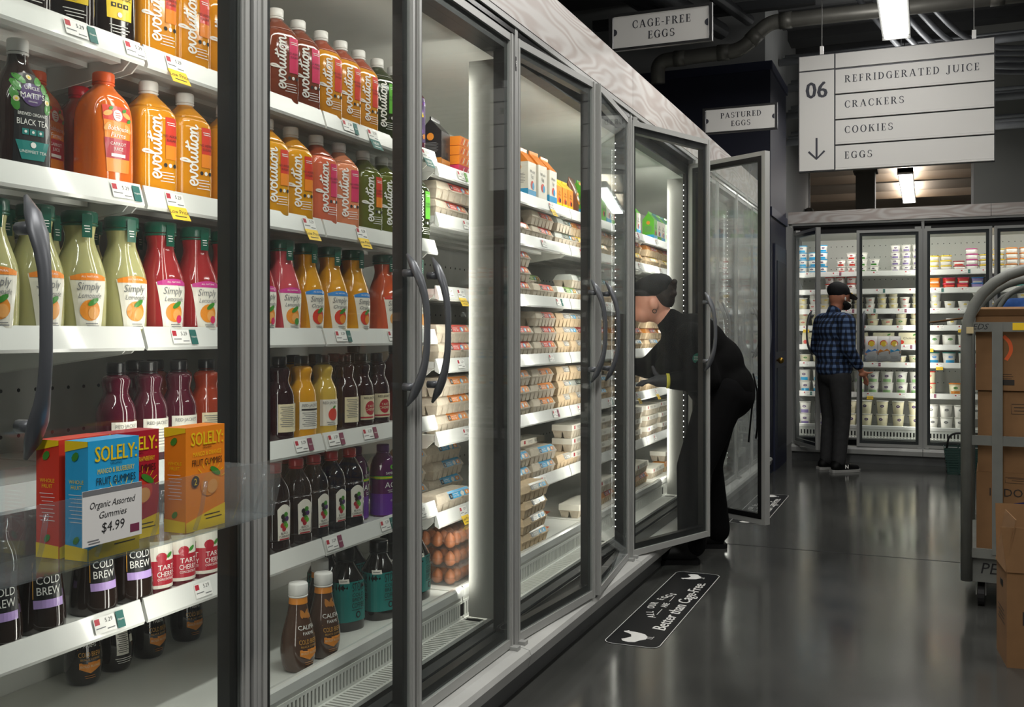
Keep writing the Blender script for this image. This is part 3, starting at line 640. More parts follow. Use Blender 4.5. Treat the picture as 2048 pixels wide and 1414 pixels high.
farm('farm_berry', 'berry', 'red'); farm('farm_red', 'ruby', 'cream'); farm('farm_apple', 'apple', 'white'); farm('farm_gold', 'apple pale', 'apple'); farm('farm_cherry', 'cherry', 'cherry'); farm('farm_dark', 'cherry', 'cream')

# ribbed grape bottle, red cap
GR = Prof(rings([(0, .04, .04, 2.6), (.005, .043, .043, 2.8), (.03, .043, .043, 2.8), (.036, .0405, .0405, 2.8), (.042, .043, .043, 2.8), (.14, .043, .043, 2.8), (.15, .0405, .0405, 2.8), (.157, .043, .043, 2.6), (.185, .039, .039, 2.4), (.215, .024, .024, 2), (.225, .018, .018, 2), (.24, .018, .018, 2)], 2))
a = Art(); a.trap(.022, .024, .038, .125, 'P white', 1, 6, 6, arch=.014)
for u, v, m_ in ((-.006, .105, 'P black'), (.005, .11, 'P leaf'), (.008, .098, 'P violet'), (-.003, .094, 'P black'), (.002, .084, 'P leaf'), (-.008, .08, 'P crimson'), (.006, .078, 'P lime'), (-.002, .07, 'P crimson')): a.ell(u, v, .0075, .0075, m_, 3, 10)
a.txt('BLACK', 0, .058, .006, 'ink', 3); a.txt('CURRANT', 0, .049, .006, 'ink', 3); a.rect(-.018, .018, .039, .043, 'P crimson', 3, 4)
kind('grape', GR, 'grape', (.022, .232, .254, 'cap red'), (a, GR.front()))
# purple berry bottle
SA = Prof(rings([(0, .039, .039), (.005, .043, .043), (.07, .043, .043), (.15, .043, .043), (.18, .04, .04), (.2, .033, .033), (.215, .022, .022), (.232, .02, .02)], 3))
a = Art()
for v0, v1, m_, l in ((.006, .078, 'P purple', 1), (.078, .128, 'acai', 1), (.128, .138, 'P lime', 2), (.138, .175, 'acai', 1)): a.rect(-.134, .134, v0, v1, m_, l, 30, 2)
a.rect(-.134, .134, .131, .134, 'P yellow', 3, 30); a.txt('SAMBAZON', 0, .148, .0085, 'white print', 4, w=.052); a.ell(0, .168, .01, .008, 'P lime', 3, 10); a.ell(0, .168, .004, .004, 'P black', 4, 8); a.txt('AÇAÍ', .002, .108, .019, 'white print', 4); small_lines(a, .002, .09, .045, 2, 'white print', .006, 4); a.txt('ORGANIC', .01, .055, .006, 'white print', 4); small_lines(a, .012, .03, .03, 3, 'white print', .007, 4)
kind('acai', SA, 'acai', (.022, .22, .243, 'cap purple'), (a, SA.wrap()))
# cider jug
JG = Prof(rings([(0, .05, .05, 2.6), (.006, .058, .058, 2.8), (.15, .058, .058, 2.8), (.19, .05, .05, 2.5), (.22, .028, .028, 2), (.24, .019, .019, 2), (.255, .018, .018, 2)], 3))
a = Art(); a.rect(-.03, .03, .05, .13, 'P white', 1, 6, 3); a.ell(0, .085, .014, .016, 'P red', 3, 14); a.ell(.004, .105, .007, .004, 'P leaf', 4, 8, .5); small_lines(a, 0, .122, .045, 2, 'grey ink', .006, 3)
jh = MB(); jh.tube([(-.035, .03, .2), (-.055, .045, .19), (-.06, .05, .15), (-.05, .045, .11)], .008, 'cider', 8)
kind('cider', JG, 'cider', (.023, .242, .268, 'cap black'), (a, JG.front()), [('jug_handle', jh)]); kind('jug', JG, 'jug red', (.023, .242, .268, 'cap black'), (a, JG.front()))
# cold brew carafe
CB = Prof(rings([(0, .044, .044), (.006, .051, .051), (.05, .05, .05), (.085, .046, .046), (.12, .043, .043), (.16, .045, .045), (.19, .04, .04), (.212, .03, .03), (.225, .027, .027), (.24, .027, .027)], 3))
a = Art(); a.rect(-.03, .03, .055, .15, 'P black', 1, 8, 5); a.rect(-.03, .03, .055, .072, 'P lilac', 2, 8); a.stroke([(-.03, .15), (-.03, .075), (-.0298, .0749)], .0015, 'P gold', 2); a.txt('COLD', 0, .112, .016, 'white print', 4, w=.048); a.txt('BREW', 0, .09, .016, 'white print', 4, w=.048)
kind('cold_brew', CB, 'cold brew', (.03, .232, .258, 'clear neck'), (a, CB.front()))
# tart cherry bottle
TC = Prof(rings([(0, .034, .034), (.004, .038, .038), (.1, .038, .038), (.13, .035, .035), (.155, .02, .02), (.165, .016, .016), (.175, .016, .016)], 3))
a = Art(); a.rect(-.118, .118, .012, .02, 'P white', 1, 28); a.rect(-.118, .118, .02, .078, 'P crimson', 1, 28, 2); a.rect(-.118, .118, .078, .125, 'P white', 1, 28, 2)
for k in (-.06, 0, .06):
    a.ell(k-.008, .086, .013, .012, 'P crimson', 3, 12); a.ell(k+.012, .09, .01, .005, 'P leaf', 3, 8, .6)
    a.txt('TART', k+.004, .062, .012, 'white print', 4); a.txt('CHERRY', k+.004, .046, .012, 'white print', 4, w=.046); a.txt('CONCENTRATE', k+.004, .034, .006, 'white print', 4, w=.044)
kind('tart_cherry', TC, 'tart', (.018, .166, .186, 'cap white'), (a, TC.wrap()))
# bulbous coffee bottle
CA = Prof(rings([(0, .03, .03), (.006, .04, .04), (.035, .0475, .0475), (.07, .049, .049), (.105, .044, .044), (.14, .035, .035), (.175, .027, .027), (.205, .0235, .0235), (.235, .0235, .0235)], 3))
def califia(key, liq, back=False):
    a = Art()
    if not back:
        for q in range(7): a.ell(-.012+q*.004, .158+.006*math.sin(q*2), .010, .004, 'P brown', 2, 8, q*.6-1.5)
        a.txt('CALIFIA', 0, .125, .0115, 'white print', 3, w=.052); a.txt('FARMS', 0, .109, .008, 'white print', 3); a.stroke([(-.03, .1), (.03, .1)], .001, 'P gold', 2); a.txt('COLD BREW', 0, .087, .0125, 'P gold', 3, w=.058); a.txt('BLACK COFFEE', 0, .074, .005, 'P gold', 3, w=.05)
        a.cpoly([(-.028, .066), (-.028, .05), (0, .036), (.028, .05), (.028, .066)], 'P amber', 2); a.txt('BOLD BLEND', 0, .056, .006, 'P cream', 4); small_lines(a, 0, .03, .03, 2, 'P brown', .006, 3)
    else:
        a.rect(-.022, .012, .05, .12, 'P white', 1, 4, 4); small_lines(a, -.005, .113, .03, 11, 'ink', .0055, 3); a.rect(.017, .029, .08, .1, 'P white', 1, 3, 2); small_lines(a, .0, .04, .05, 3, 'white print', .006, 2)
    a.put
    bd = MB(); bd.lathe([(z, CA.at(z)[0]+.0012, CA.at(z)[1]+.0012) for z in (.186, .195, .205)], 'P amber', 20, caps=False)
    kind(key, CA, liq, (.027, .21, .242, 'cap white'), (a, CA.front()), [('neck_band', bd)])
    KIND[key] = [(n_, m_) for n_, m_ in KIND[key]]
califia('coffee_bulb', 'califia'); califia('coffee_bulb_dark', 'califia dark'); califia('coffee_bulb_back', 'califia dark', True)
# teal sleeved coffee bottle
ST = Prof(rings([(0, .046, .05, 2.6), (.005, .053, .056, 2.8), (.1, .053, .056, 2.8), (.15, .052, .055, 2.8), (.175, .044, .046, 2.4), (.205, .03, .03, 2), (.222, .026, .026, 2)], 3))
a = Art(); a.rect(-.168, .168, .03, .155, 'P teal', 1, 36, 3)
for k in (-.09, .01, .11): a.txt('STŌK', k, .138, .026, 'ink', 3, w=.042); a.txt('COLD', k, .113, .011, 'ink', 3); a.txt('BREW', k, .098, .011, 'ink', 3); a.txt('COFFEE', k, .08, .015, 'ink', 3, w=.046); a.ell(k, .05, .009, .011, 'ink', 3, 12); a.ell(k, .05, .005, .007, 'P teal', 4, 12); small_lines(a, k, .066, .046, 1, 'ink', .005, 3)
a.rect(-.05, -.02, .152, .165, 'P white', 2, 4); small_lines(a, -.035, .159, .022, 1, 'ink', .004, 4)
kind('teal_coffee', ST, 'stok', (.031, .218, .254, 'cap black'), (a, ST.wrap()))

SHELFW = ['top shelf', 'second shelf', 'third shelf', 'fourth shelf', 'fifth shelf', 'case floor']
DESC = {'evo_amber': 'amber juice bottle with white script', 'evo_orange': 'bright orange bottle with white script', 'evo_brown': 'brown juice bottle with pink panel', 'evo_red': 'coral red juice bottle with white script', 'evo_rose': 'pale pink juice bottle with white script',
        'evo_shaded': 'orange juice bottle with shoulder painted in shade', 'evo_green': 'dark green juice bottle with lime panel', 'evo_kale': 'olive green juice bottle with red panel', 'fruit_print': 'purple bottle printed with fruit', 'lemonade': 'cloudy lemonade carafe with green cap',
        'raspberry': 'raspberry lemonade carafe with green cap', 'pink_lemonade': 'pink lemonade carafe with green cap', 'orange_carafe': 'orange juice carafe with green cap', 'grapefruit': 'orange red grapefruit carafe with green cap', 'ruby': 'ruby red grapefruit carafe with green cap',
        'black_tea': 'black tea bottle with flowered label', 'tea_lemonade': 'dark tea bottle with yellow label', 'carrot': 'carrot juice bottle with orange cap', 'carrot_red': 'dark red juice bottle with red cap', 'farm_berry': 'berry red bottle with black cap',
        'farm_red': 'rust red bottle with black cap', 'farm_apple': 'golden apple juice bottle', 'farm_gold': 'pale apple juice with apple label', 'farm_cherry': 'cherry juice bottle with round red emblem', 'farm_dark': 'dark juice bottle with cream text label',
        'grape': 'black ribbed juice bottle with red cap', 'acai': 'purple berry juice bottle', 'cider': 'amber cider jug with black cap', 'jug': 'dark red juice jug', 'cold_brew': 'cold brew carafe with lilac stripe', 'tart_cherry': 'small cherry concentrate bottle',
        'coffee_bulb': 'brown bulb shaped coffee bottle', 'coffee_bulb_dark': 'dark bulb shaped coffee bottle', 'coffee_bulb_back': 'coffee bottle showing back label', 'teal_coffee': 'teal sleeved coffee bottle with black cap'}
SIDE = ['leftmost door', 'second glass door']
def row(sh, side, items, x=-1.725, z=None, back=()):
    z = (JZ+[.33])[sh] if z is None else z
    for i, (y, k) in enumerate(items):
        cat = 'jug' if k in ('cider', 'jug') else 'bottle'
        put(k, (x+random.uniform(-.004, .004), y, z+.0005), -.27+random.uniform(-.13, .13), '%s, %s from left, %s, %s' % (DESC[k], ORD[i], SHELFW[sh], SIDE[side]), cat, '%s drinks behind %s' % (SHELFW[sh], SIDE[side]))
    for i, (y, k, dx) in enumerate(back):
        put(k, (x-dx, y, z+.0005), random.uniform(-.5, .5), '%s, %s in back row, %s, %s' % (DESC[k], ORD[i], SHELFW[sh], SIDE[side]), 'bottle', '%s drinks behind %s' % (SHELFW[sh], SIDE[side]))
row(0, 0, list(zip([1.50, 1.617, 1.738, 1.868, 1.985, 2.10, 2.215], ['tea_lemonade']*3+['evo_amber']*4)), back=[(1.9, 'evo_amber', .12), (2.02, 'evo_amber', .12), (2.14, 'evo_amber', .12)])
row(0, 1, list(zip([2.37, 2.485, 2.60, 2.712, 2.824, 2.936, 3.048, 3.16], ['evo_brown', 'evo_brown', 'evo_shaded', 'evo_shaded', 'evo_shaded', 'evo_green', 'evo_green', 'fruit_print'])), back=[(2.93, 'evo_green', .125), (3.08, 'fruit_print', .125), (3.195, 'fruit_print', .13)])
row(1, 0, list(zip([1.495, 1.724, 1.868, 1.997, 2.145], ['black_tea', 'carrot', 'evo_amber', 'evo_amber', 'evo_amber'])), back=[(1.655, 'carrot', .13), (1.80, 'carrot_red', .15), (1.98, 'evo_amber', .13), (2.1, 'evo_amber', .13)])
row(1, 1, list(zip([2.32, 2.442, 2.571, 2.705, 2.85, 2.968, 3.2], ['evo_orange', 'evo_orange', 'evo_red', 'evo_rose', 'evo_kale', 'evo_kale', 'evo_green'])), back=[(2.93, 'evo_kale', .125)])
row(2, 0, list(zip([1.425, 1.541, 1.66, 1.781, 1.905, 2.03, 2.145], ['lemonade']*4+['raspberry']*3)), back=[(1.56, 'lemonade', .13), (1.68, 'lemonade', .13), (1.80, 'lemonade', .13), (1.93, 'raspberry', .13), (2.05, 'raspberry', .13)])
row(2, 1, list(zip([2.28, 2.4, 2.52, 2.648, 2.78, 2.985, 3.1, 3.2], ['raspberry', 'pink_lemonade', 'orange_carafe', 'orange_carafe', 'orange_carafe', 'grapefruit', 'ruby', 'ruby'])), back=[(2.56, 'orange_carafe', .13), (2.70, 'orange_carafe', .13), (2.94, 'ruby', .13)])
row(3, 0, list(zip([1.765, 1.868, 1.97, 2.075, 2.17], ['farm_berry']*3+['farm_red']*2)), back=[(2.0, 'farm_red', .1), (2.09, 'farm_red', .1), (1.93, 'farm_berry', .1)])
row(3, 1, list(zip([2.39, 2.495, 2.615, 2.735, 2.84, 2.945], ['farm_dark', 'farm_apple', 'farm_gold', 'farm_dark', 'farm_cherry', 'farm_cherry'])), back=[(3.17, 'jug', .06), (2.6, 'farm_apple', .1), (2.72, 'farm_dark', .1), (2.83, 'farm_cherry', .1), (2.94, 'farm_cherry', .1), (3.1, 'jug', .19)])
row(4, 0, list(zip([1.44, 1.551, 1.70, 1.81, 1.893, 1.977, 2.06, 2.14], ['cold_brew']*4+['tart_cherry']*4)), back=[(1.6, 'cold_brew', .12), (1.95, 'tart_cherry', .09), (2.03, 'tart_cherry', .09)])
row(4, 1, list(zip([2.36, 2.467, 2.565, 2.662, 2.76, 2.985, 3.12], ['grape', 'grape', 'grape', 'grape', 'grape', 'acai', 'cider'])), back=[(2.885, 'acai', .05), (2.55, 'grape', .1), (2.65, 'grape', .1), (2.75, 'grape', .1), (2.98, 'cider', .14)])
row(5, 0, list(zip([2.03, 2.145, 2.27, 2.44], ['coffee_bulb_dark', 'coffee_bulb_back', 'coffee_bulb_dark', 'coffee_bulb_dark'])), x=-2.10)
row(5, 1, list(zip([2.343, 2.47], ['coffee_bulb', 'coffee_bulb'])), x=-1.63, back=[(2.62, 'coffee_bulb_dark', .11), (2.735, 'teal_coffee', .09), (2.885, 'teal_coffee', .055), (3.03, 'teal_coffee', .1), (3.14, 'teal_coffee', .06), (2.8, 'teal_coffee', .21), (2.95, 'teal_coffee', .21)])

# ------------------------------------------------------------------ clear snack bin clipped on the left door
bn = thing('clear_snack_bin', 'clear plastic bin of fruit gummy boxes clipped to leftmost door', 'bin', (-1.348, .965, .905))
mb = MB(); mb.box(.0, .132, 0, .70, 0, .003, 'clear plastic'); mb.obj('tray', bn)
fr = []
for i in range(7):
    t = i/6; fr.append((.132+.022*math.sin(t*1.5), .0+.115*t))
pr = fr+[(x-.003, z) for x, z in fr[::-1]]
MB().prism(pr, 'y', 0, .70, 'clear plastic').obj('front_lip', bn)
MB().box(.001, .0035, 0, .70, 0, .15, 'clear plastic').obj('back_plate', bn)
for y in (0, .698): MB().box(.0, .134, y, y+.003, 0, .10, 'clear plastic').obj('end_plate', bn)
for y in (.12, .24, .36, .47, .58, .64): MB().tube([(.13, y, .012), (.145, y, .05), (.154, y, .1)], .004, 'clear plastic', 6).obj('rib', bn)
def snack_box(loc, rz, c, lab, fruit, ln1):
    t = thing('gummy_box', lab, 'box', loc, rz, 'fruit gummy boxes in the bin')
    mb = MB(); mb.box(-.024, .024, -.055, .055, 0, .19, c); mb.obj('carton', t)
    a = Art(); f = flat((.0242, 0, 0), (0, 1, 0), (0, 0, 1), .0004)
    a.txt('SOLELY:', .004, .168, .024, 'P yellow', 2, w=.09, bold=.0006); a.txt('ORGANIC', .004, .151, .004, 'P black', 2); a.txt(ln1, .004, .14, .008, 'P yellow', 2, w=.08); a.txt('FRUIT GUMMIES', .004, .124, .012, 'P black', 2, w=.085)
    a.ell(.012, .082, .027, .022, fruit, 2, 18, .3); a.ell(.018, .076, .015, .013, 'P peach', 3, 14, .3); a.ell(.026, .104, .017, .006, 'P leaf', 4, 10, -.5); a.ell(-.03, .09, .011, .011, 'P black', 3, 14); a.txt('2', -.03, .09, .012, 'P yellow', 4)
    for k in range(9): an = .3+k*.3; a.stroke([(.012+.034*math.cos(an), .082+.034*math.sin(an)), (.012+.045*math.cos(an), .082+.045*math.sin(an))], .0012, 'P yellow', 2)
    a.poly([(-.055, 0), (.055, 0), (.055, .04), (.02, .034), (-.055, .018)], 'P yellow', 2); small_lines(a, .02, .025, .05, 2, 'P black', .007, 3)
    b = Art(); b.txt('WHOLE', 0, .125, .006, 'P yellow', 2); b.txt('FRUIT', 0, .116, .006, 'P yellow', 2); small_lines(b, 0, .104, .032, 8, 'white print', .0062, 2, .001); b.poly([(-.024, 0), (.024, 0), (.024, .02), (-.024, .024)], 'P yellow', 2); b.poly([(-.024, .19), (.024, .19), (.024, .182), (-.024, .172)], 'P yellow', 2); b.ell(-.002, .165, .009, .006, 'P leaf', 3, 8, .8); b.ell(0, .032, .008, .005, 'P leaf', 3, 8, .8)
    L = MB(); a.put(L, f); b.put(L, flat((0, -.0552, 0), (1, 0, 0), (0, 0, 1), .0004)); L.obj('print', t)
snack_box((-1.310, 1.247, .9085), .02, 'P red', 'red gummy box standing behind the blue one in clear bin', 'P red', 'MANGO')
snack_box((-1.25, 1.25, .9085), .0, 'P sky', 'blue gummy box behind the price card in clear bin', 'P amber', 'MANGO & BLUEBERRY')
snack_box((-1.305, 1.357, .9085), -.03, 'P crimson', 'dark red gummy box between blue and orange boxes', 'P red', 'MANGO & STRAWBERRY')
snack_box((-1.262, 1.487, .9085), .02, 'P orange', 'orange gummy box at the right end of the clear bin', 'P amber', 'MANGO & ORANGE')
cd = MB(); cd.box(0, .0012, -.062, .062, 0, .086, 'paper'); a = Art(); a.rect(-.062, .062, .078, .086, 'grey ink', 1); a.txt('Organic Assorted', 0, .062, .0105, 'ink', 1, shear=.3, w=.095); a.txt('Gummies', 0, .045, .0105, 'ink', 1, shear=.3); a.txt('$4.99', 0, .025, .015, 'ink', 1, shear=.1); a.rect(.036, .056, .007, .02, 'plum', 1); small_lines(a, -.04, .008, .025, 2, 'grey ink', .004, 1)
a.put(cd, flat((.0012, 0, 0), (0, 1, 0), (0, 0, 1), .0003))
o = cd.obj('price_card', None, (-1.190, 1.21, .942)); tag(o, 'white price card hung on front of clear snack bin', 'price card')
# ------------------------------------------------------------------ egg cartons
mat('pulp', '#c2b6a4', .9, noise=.12, nscale=60, bump=.3); mat('pulp warm', '#c4ad8d', .9, noise=.12, nscale=60, bump=.3); mat('silver print', '#c9c9c4', .25, .3)
mat('egg brown', '#a8643c', .35, noise=.08, nscale=20); mat('egg white', '#e2d9c8', .4)
CK = {}
def carton_kind(key, c1=None, sleeve=False, body='pulp', lidm=None):
    t = MB()
    for j in (-1, 1):
        for i in range(6): t.frustum(j*.026, -.125+i*.05, 0, .036, .017, .016, .0255, .0245, body)
    t.box(-.0545, .0545, -.153, .153, .035, .0385, body)
    l = MB(); lm = lidm or body
    if not sleeve:
        l.frustum(0, 0, .0385, .062, .053, .151, .042, .138, lm); l.frustum(0, 0, .062, .069, .042, .138, .034, .128, lm)
        for y in (-.055, .055): l.frustum(.0505, y, .034, .043, .004, .012, .004, .010, lm)
    else:
        l.frustum(0, 0, .0385, .067, .054, .1525, .053, .151, lm)
    L = MB(); a = Art(); 
    f1 = lambda u, v, l_: (.0531-(v-.0385)*.468+.0008+l_*.0004, u, v+.0003*l_)
    if sleeve:
        L.box(-.0545, .0545, -.153, .153, .0389, .0678, 'P white'); a.txt('EGGS', .04, .053, .012, 'ink', 3); a.rect(-.12, -.1, .045, .062, 'red', 3); small_lines(a, -.04, .058, .07, 3, 'grey ink', .006, 3)
        a.put(L, lambda u, v, l_: (.0546+l_*.0004, u, v))
    else:
        a.rect(-.045, .125, .041, .061, c1, 1, 2, 1); a.rect(-.043, -.02, .042, .060, 'P black' if c1 != 'silver print' else 'grey ink', 2); a.txt('36', -.031, .051, .01, 'white print', 3)
        a.rect(-.012, .03, .0545, .0565, 'white print', 2); a.txt('Large Eggs', .01, .0495, .007, 'white print', 2, w=.046); a.ell(.062, .051, .015, .0085, 'P sky' if c1 not in ('P sky',) else 'P white', 2, 12); a.ell(.064, .05, .008, .006, 'P white', 3, 10); a.rect(.086, .12, .043, .059, 'P amber' if c1 != 'silver print' else 'P sky', 2); a.ell(.1, .051, .006, .005, 'P white', 3, 8)
        a.put(L, f1); L.add([(.0425, -.045, .0624), (.0425, .125, .0624), (.036, .122, .0685), (.036, -.045, .0685)], [(0, 1, 2, 3)], c1)
    CK[key] = [('tray', t.mesh('tray')), ('lid', l.mesh('lid')), ('label', L.mesh('label'))]
mat('grass print', '#7aa04a', .4); mat('dark green print', '#2c4630', .35); mat('lid clear grey', '#b9bcb6', .2)
carton_kind('red', 'P red'); carton_kind('orange', 'P orange'); carton_kind('cyan', 'P sky'); carton_kind('silver', 'silver print', body='pulp warm'); carton_kind('grass', 'grass print', lidm='P white'); carton_kind('green', 'dark green print', lidm='lid clear grey'); carton_kind('sleeve', sleeve=True); carton_kind('brown', 'P crimson', body='pulp warm', lidm='P brown'); carton_kind('yellow', 'P yellow', body='pulp warm')
CD = {'red': 'grey egg carton with red label', 'orange': 'grey egg carton with orange label', 'cyan': 'grey egg carton with blue label', 'silver': 'tan carton with silver label', 'grass': 'egg carton with grass label', 'green': 'egg carton with green label', 'sleeve': 'egg carton in white sleeve', 'brown': 'brown lidded egg carton', 'yellow': 'tan egg carton with yellow label'}
ESH = ['top shelf', 'second shelf', 'third shelf', 'fourth shelf', 'fifth shelf', 'lowest shelf', 'case floor']
CASEW = {2: 'ajar egg case', 3: "worker's egg case", 4: 'fogged egg case', 5: 'last case'}
LAY = ['bottom', 'second', 'third', 'fourth']
def stack(cs, sh, si, y, n, kinds, x=-1.728, z0=None, back=False):
    z = (EZ+[.33])[sh] if z0 is None else z0
    kinds = kinds if isinstance(kinds, list) else [kinds]*n
    for i, k in enumerate(kinds):
        lay = 'alone' if len(kinds) == 1 else ('topmost' if i == len(kinds)-1 else LAY[i])
        t = thing('egg_carton', '%s, %s in %s%s stack, %s, %s' % (CD[k], lay, ORD[si], ' back' if back else '', ESH[sh], CASEW[cs]), 'egg carton', (x+random.uniform(-.006, .006), y+random.uniform(-.008, .008), z+.0005+i*.0695), random.uniform(-.05, .05), 'egg cartons in the %s' % CASEW[cs])
        for nm, me in CK[k]: link(nm, me, t)
A = stack
B = [-1.728]
# ajar case: seen past the juice and through its own doors
for sh, lst in {1: [(3.44, ['red', 'red']), (3.77, ['red', 'red']), (4.09, ['red']), (4.41, ['red', 'red']), (4.74, ['green', 'green'])],
                2: [(4.09, ['red', 'red', 'red']), (4.42, ['red']), (4.74, ['grass'])],
                3: [(3.44, ['red', 'red']), (3.77, ['red', 'red']), (4.1, ['red', 'red']), (4.43, ['red', 'red', 'red']), (4.76, ['silver', 'silver', 'silver'])],
                4: [(3.44, ['orange', 'orange', 'orange']), (3.77, ['orange']*3), (4.1, ['orange']*3), (4.42, ['orange']*3), (4.75, ['silver']*3)],
                5: [(3.45, ['cyan']), (4.09, ['cyan', 'cyan']), (4.42, ['cyan', 'cyan']), (4.76, ['silver'])],
                6: [(4.12, ['silver']*4)]}.items():
    for si, (y, ks) in enumerate(lst): stack(2, sh, si, y, len(ks), ks, x=-1.73 if sh < 6 else -1.66)
for sh, lst in {5: [(3.45, ['cyan']*3), (3.78, ['cyan']*3), (4.45, ['sleeve']*2), (4.78, ['sleeve']*2)], 3: [(3.44, ['red']*2)], 2: [(4.43, ['green']*2), (4.76, ['green', 'grass'])], 1: [(4.75, ['green']*2)], 6: [(4.5, ['sleeve']*2), (4.83, ['sleeve']*2)]}.items():
    for si, (y, ks) in enumerate(lst): stack(2, sh, si, y, len(ks), ks, x=-1.93 if sh != 6 else -1.98, back=True)
# worker's case and the ones past it
rg = random.Random(5)
for cs in (3, 4):
    for sh in range(7):
        for j in range(4):
            y = ys[cs]+.2+j*.355
            if sh == 0: continue
            ks = {1: ['yellow', 'brown'], 2: ['silver', 'green'], 3: ['silver', 'brown', 'silver'], 4: ['silver', 'silver'] if j % 2 else ['silver', 'green', 'silver'], 5: ['sleeve']*3, 6: ['brown', 'sleeve'] if j % 2 else ['sleeve']}[sh]
            stack(cs, sh, j, y, len(ks), ks, x=-1.73 if sh < 6 else -1.69)
for sh in (2, 4, 5):
    for j in range(4): stack(5, sh, j, ys[5]+.2+j*.355, 2, 'silver')
# clear cartons of brown eggs on the case floor
def clear_carton(y, z, n, lev):
    x = -1.70
    t = thing('clear_egg_carton', 'clear plastic egg carton, %s of the brown egg stack' % lev, 'egg carton', (x, y, z), 0, 'clear cartons of brown eggs')
    b = MB(); b.frustum(0, 0, 0, .03, .10, .15, .108, .158, 'clear shell'); b.obj('tray', t)
    l = MB(); l.frustum(0, 0, .031, .066, .108, .158, .10, .15, 'clear shell'); l.obj('lid', t)
    L = MB(); a = Art(); a.rect(-.02, .14, .045, .063, 'P black', 1); a.txt('FREE RANGE', .05, .054, .009, 'P orange', 2); a.rect(.1, .13, .048, .06, 'P lime', 2); a.put(L, lambda u, v, l_: (.1085-(v-.031)*.22+l_*.0004, u, v)); L.obj('label', t)
    for i in range(6):
        for j in range(3):
            e = EGG.copy() if EGGN[0] else EGG
            if EGGN[0]: COL.objects.link(e)
            EGGN[0] += 1; e.location = (x+(j-1)*.052, y-.125+i*.05, z+.002)
            tag(e, 'brown egg, %s from left, %s row, %s clear carton' % (ORD[i], ['back', 'middle', 'front'][j], lev), 'egg', 'brown eggs in the clear cartons')
em = MB(); em.lathe([(0, .004, .004), (.003, .012, .012), (.012, .0205, .0205), (.024, .0228, .0228), (.036, .020, .020), (.047, .0135, .0135), (.054, .006, .006), (.0565, .001, .001)], 'egg brown', 14)
EGG = link('egg', em.mesh('egg')); EGGN = [0]
for i, nm in enumerate(('bottom', 'middle', 'topmost')): clear_carton(3.47, .331+i*.068, 3, nm)
# orange notices lying on the case floor
for i, (x, y, lb) in enumerate(((-1.72, 4.47, 'nearer to the doors'), (-1.86, 4.86, 'further back'))):
    o = MB().box(-.03, .03, -.06, .06, 0, .001, 'orange tag').obj('notice_card', None, (x, y, .331), .1); tag(o, 'orange notice card on bare case floor, the one %s' % lb, 'notice card', 'orange notice cards')
    a = Art(); small_lines(a, 0, .02, .09, 4, 'P brown', .012, 1, .003); q = MB(); a.put(q, lambda u, v, l: (-v, u, .0011)); q.obj('print', o)
# top-shelf goods of the egg cases
def gable(loc, rz, w, d, h, cbody, ctop, cband, label, txt, name='gable_carton', cat='carton'):
    t = thing(name, label, cat, loc, rz, 'cartons on the egg case top shelves')
    b = MB(); b.box(-d/2, d/2, -w/2, w/2, 0, h*.72, cbody); b.obj('body', t)
    g = MB(); z1, z2 = h*.72, h*.94
    g.add([(-d/2, -w/2, z1), (d/2, -w/2, z1), (d/2, w/2, z1), (-d/2, w/2, z1), (-.003, -w/2, z2), (.003, -w/2, z2), (.003, w/2, z2), (-.003, w/2, z2)], [(0, 3, 7, 4), (1, 5, 6, 2), (0, 4, 5, 1), (2, 6, 7, 3), (4, 7, 6, 5)], ctop); g.box(-.003, .003, -w/2, w/2, z2, h, ctop); g.obj('gable_top', t)
    a = Art(); a.rect(-w/2, w/2, 0, h*.2, cband, 1); a.txt(txt[0], 0, h*.55, h*.06, 'ink', 2); a.txt(txt[1], 0, h*.46, h*.06, 'ink', 2); a.ell(0, h*.3, w*.2, h*.08, 'P red' if cband != 'P brown' else 'P black', 2, 12); a.ell(w*.12, h*.28, w*.14, h*.07, 'P sky' if cbody == 'P white' else 'ink', 3, 12)
    L = MB(); a.put(L, flat((d/2+.0004, 0, 0), (0, 1, 0), (0, 0, 1), .0004))
    b2 = Art(); b2.rect(-d/2, d/2, 0, h*.22, cband, 1); small_lines(b2, 0, h*.5, d*.7, 7, 'grey ink', h*.028, 1, .002); b2.ell(0, h*.62, d*.16, d*.16, 'P amber', 1, 10)
    b2.put(L, flat((0, -w/2-.0004, 0), (1, 0, 0), (0, 0, 1), .0004)); L.obj('print', t)
gable((-1.76, 4.34, EZ[0]+.0005), .0, .10, .10, .25, 'P white', 'P orange', 'P sky', 'orange topped white egg carton, nearest the grey post on top shelf', ('Whole', 'Egg'))
gable((-1.75, 4.455, EZ[0]+.0005), -.05, .10, .10, .25, 'P white', 'P orange', 'P white', 'white whole egg carton between two orange topped ones', ('Whole', 'Egg'))
gable((-1.74, 4.57, EZ[0]+.0005), .0, .10, .10, .24, 'P white', 'P orange', 'P sky', 'orange topped egg carton with blue front beside yellow cartons', ('Whole', 'Egg'))
for i, y in enumerate((4.68, 4.765, 4.85)):
    gable((-1.735, y, EZ[0]+.0005), 0, .075, .075, .16, 'P amber', 'P yellow', 'P yellow', 'small yellow egg carton, %s of three on ajar case top shelf' % ORD[i], ('Egg', 'Whites'))
gable((-1.74, 3.40, EZ[0]+.0005), .1, .09, .09, .20, 'P black', 'P black', 'P brown', 'black gable carton with red dot on top shelf', ('HEAVY', 'CREAM'))
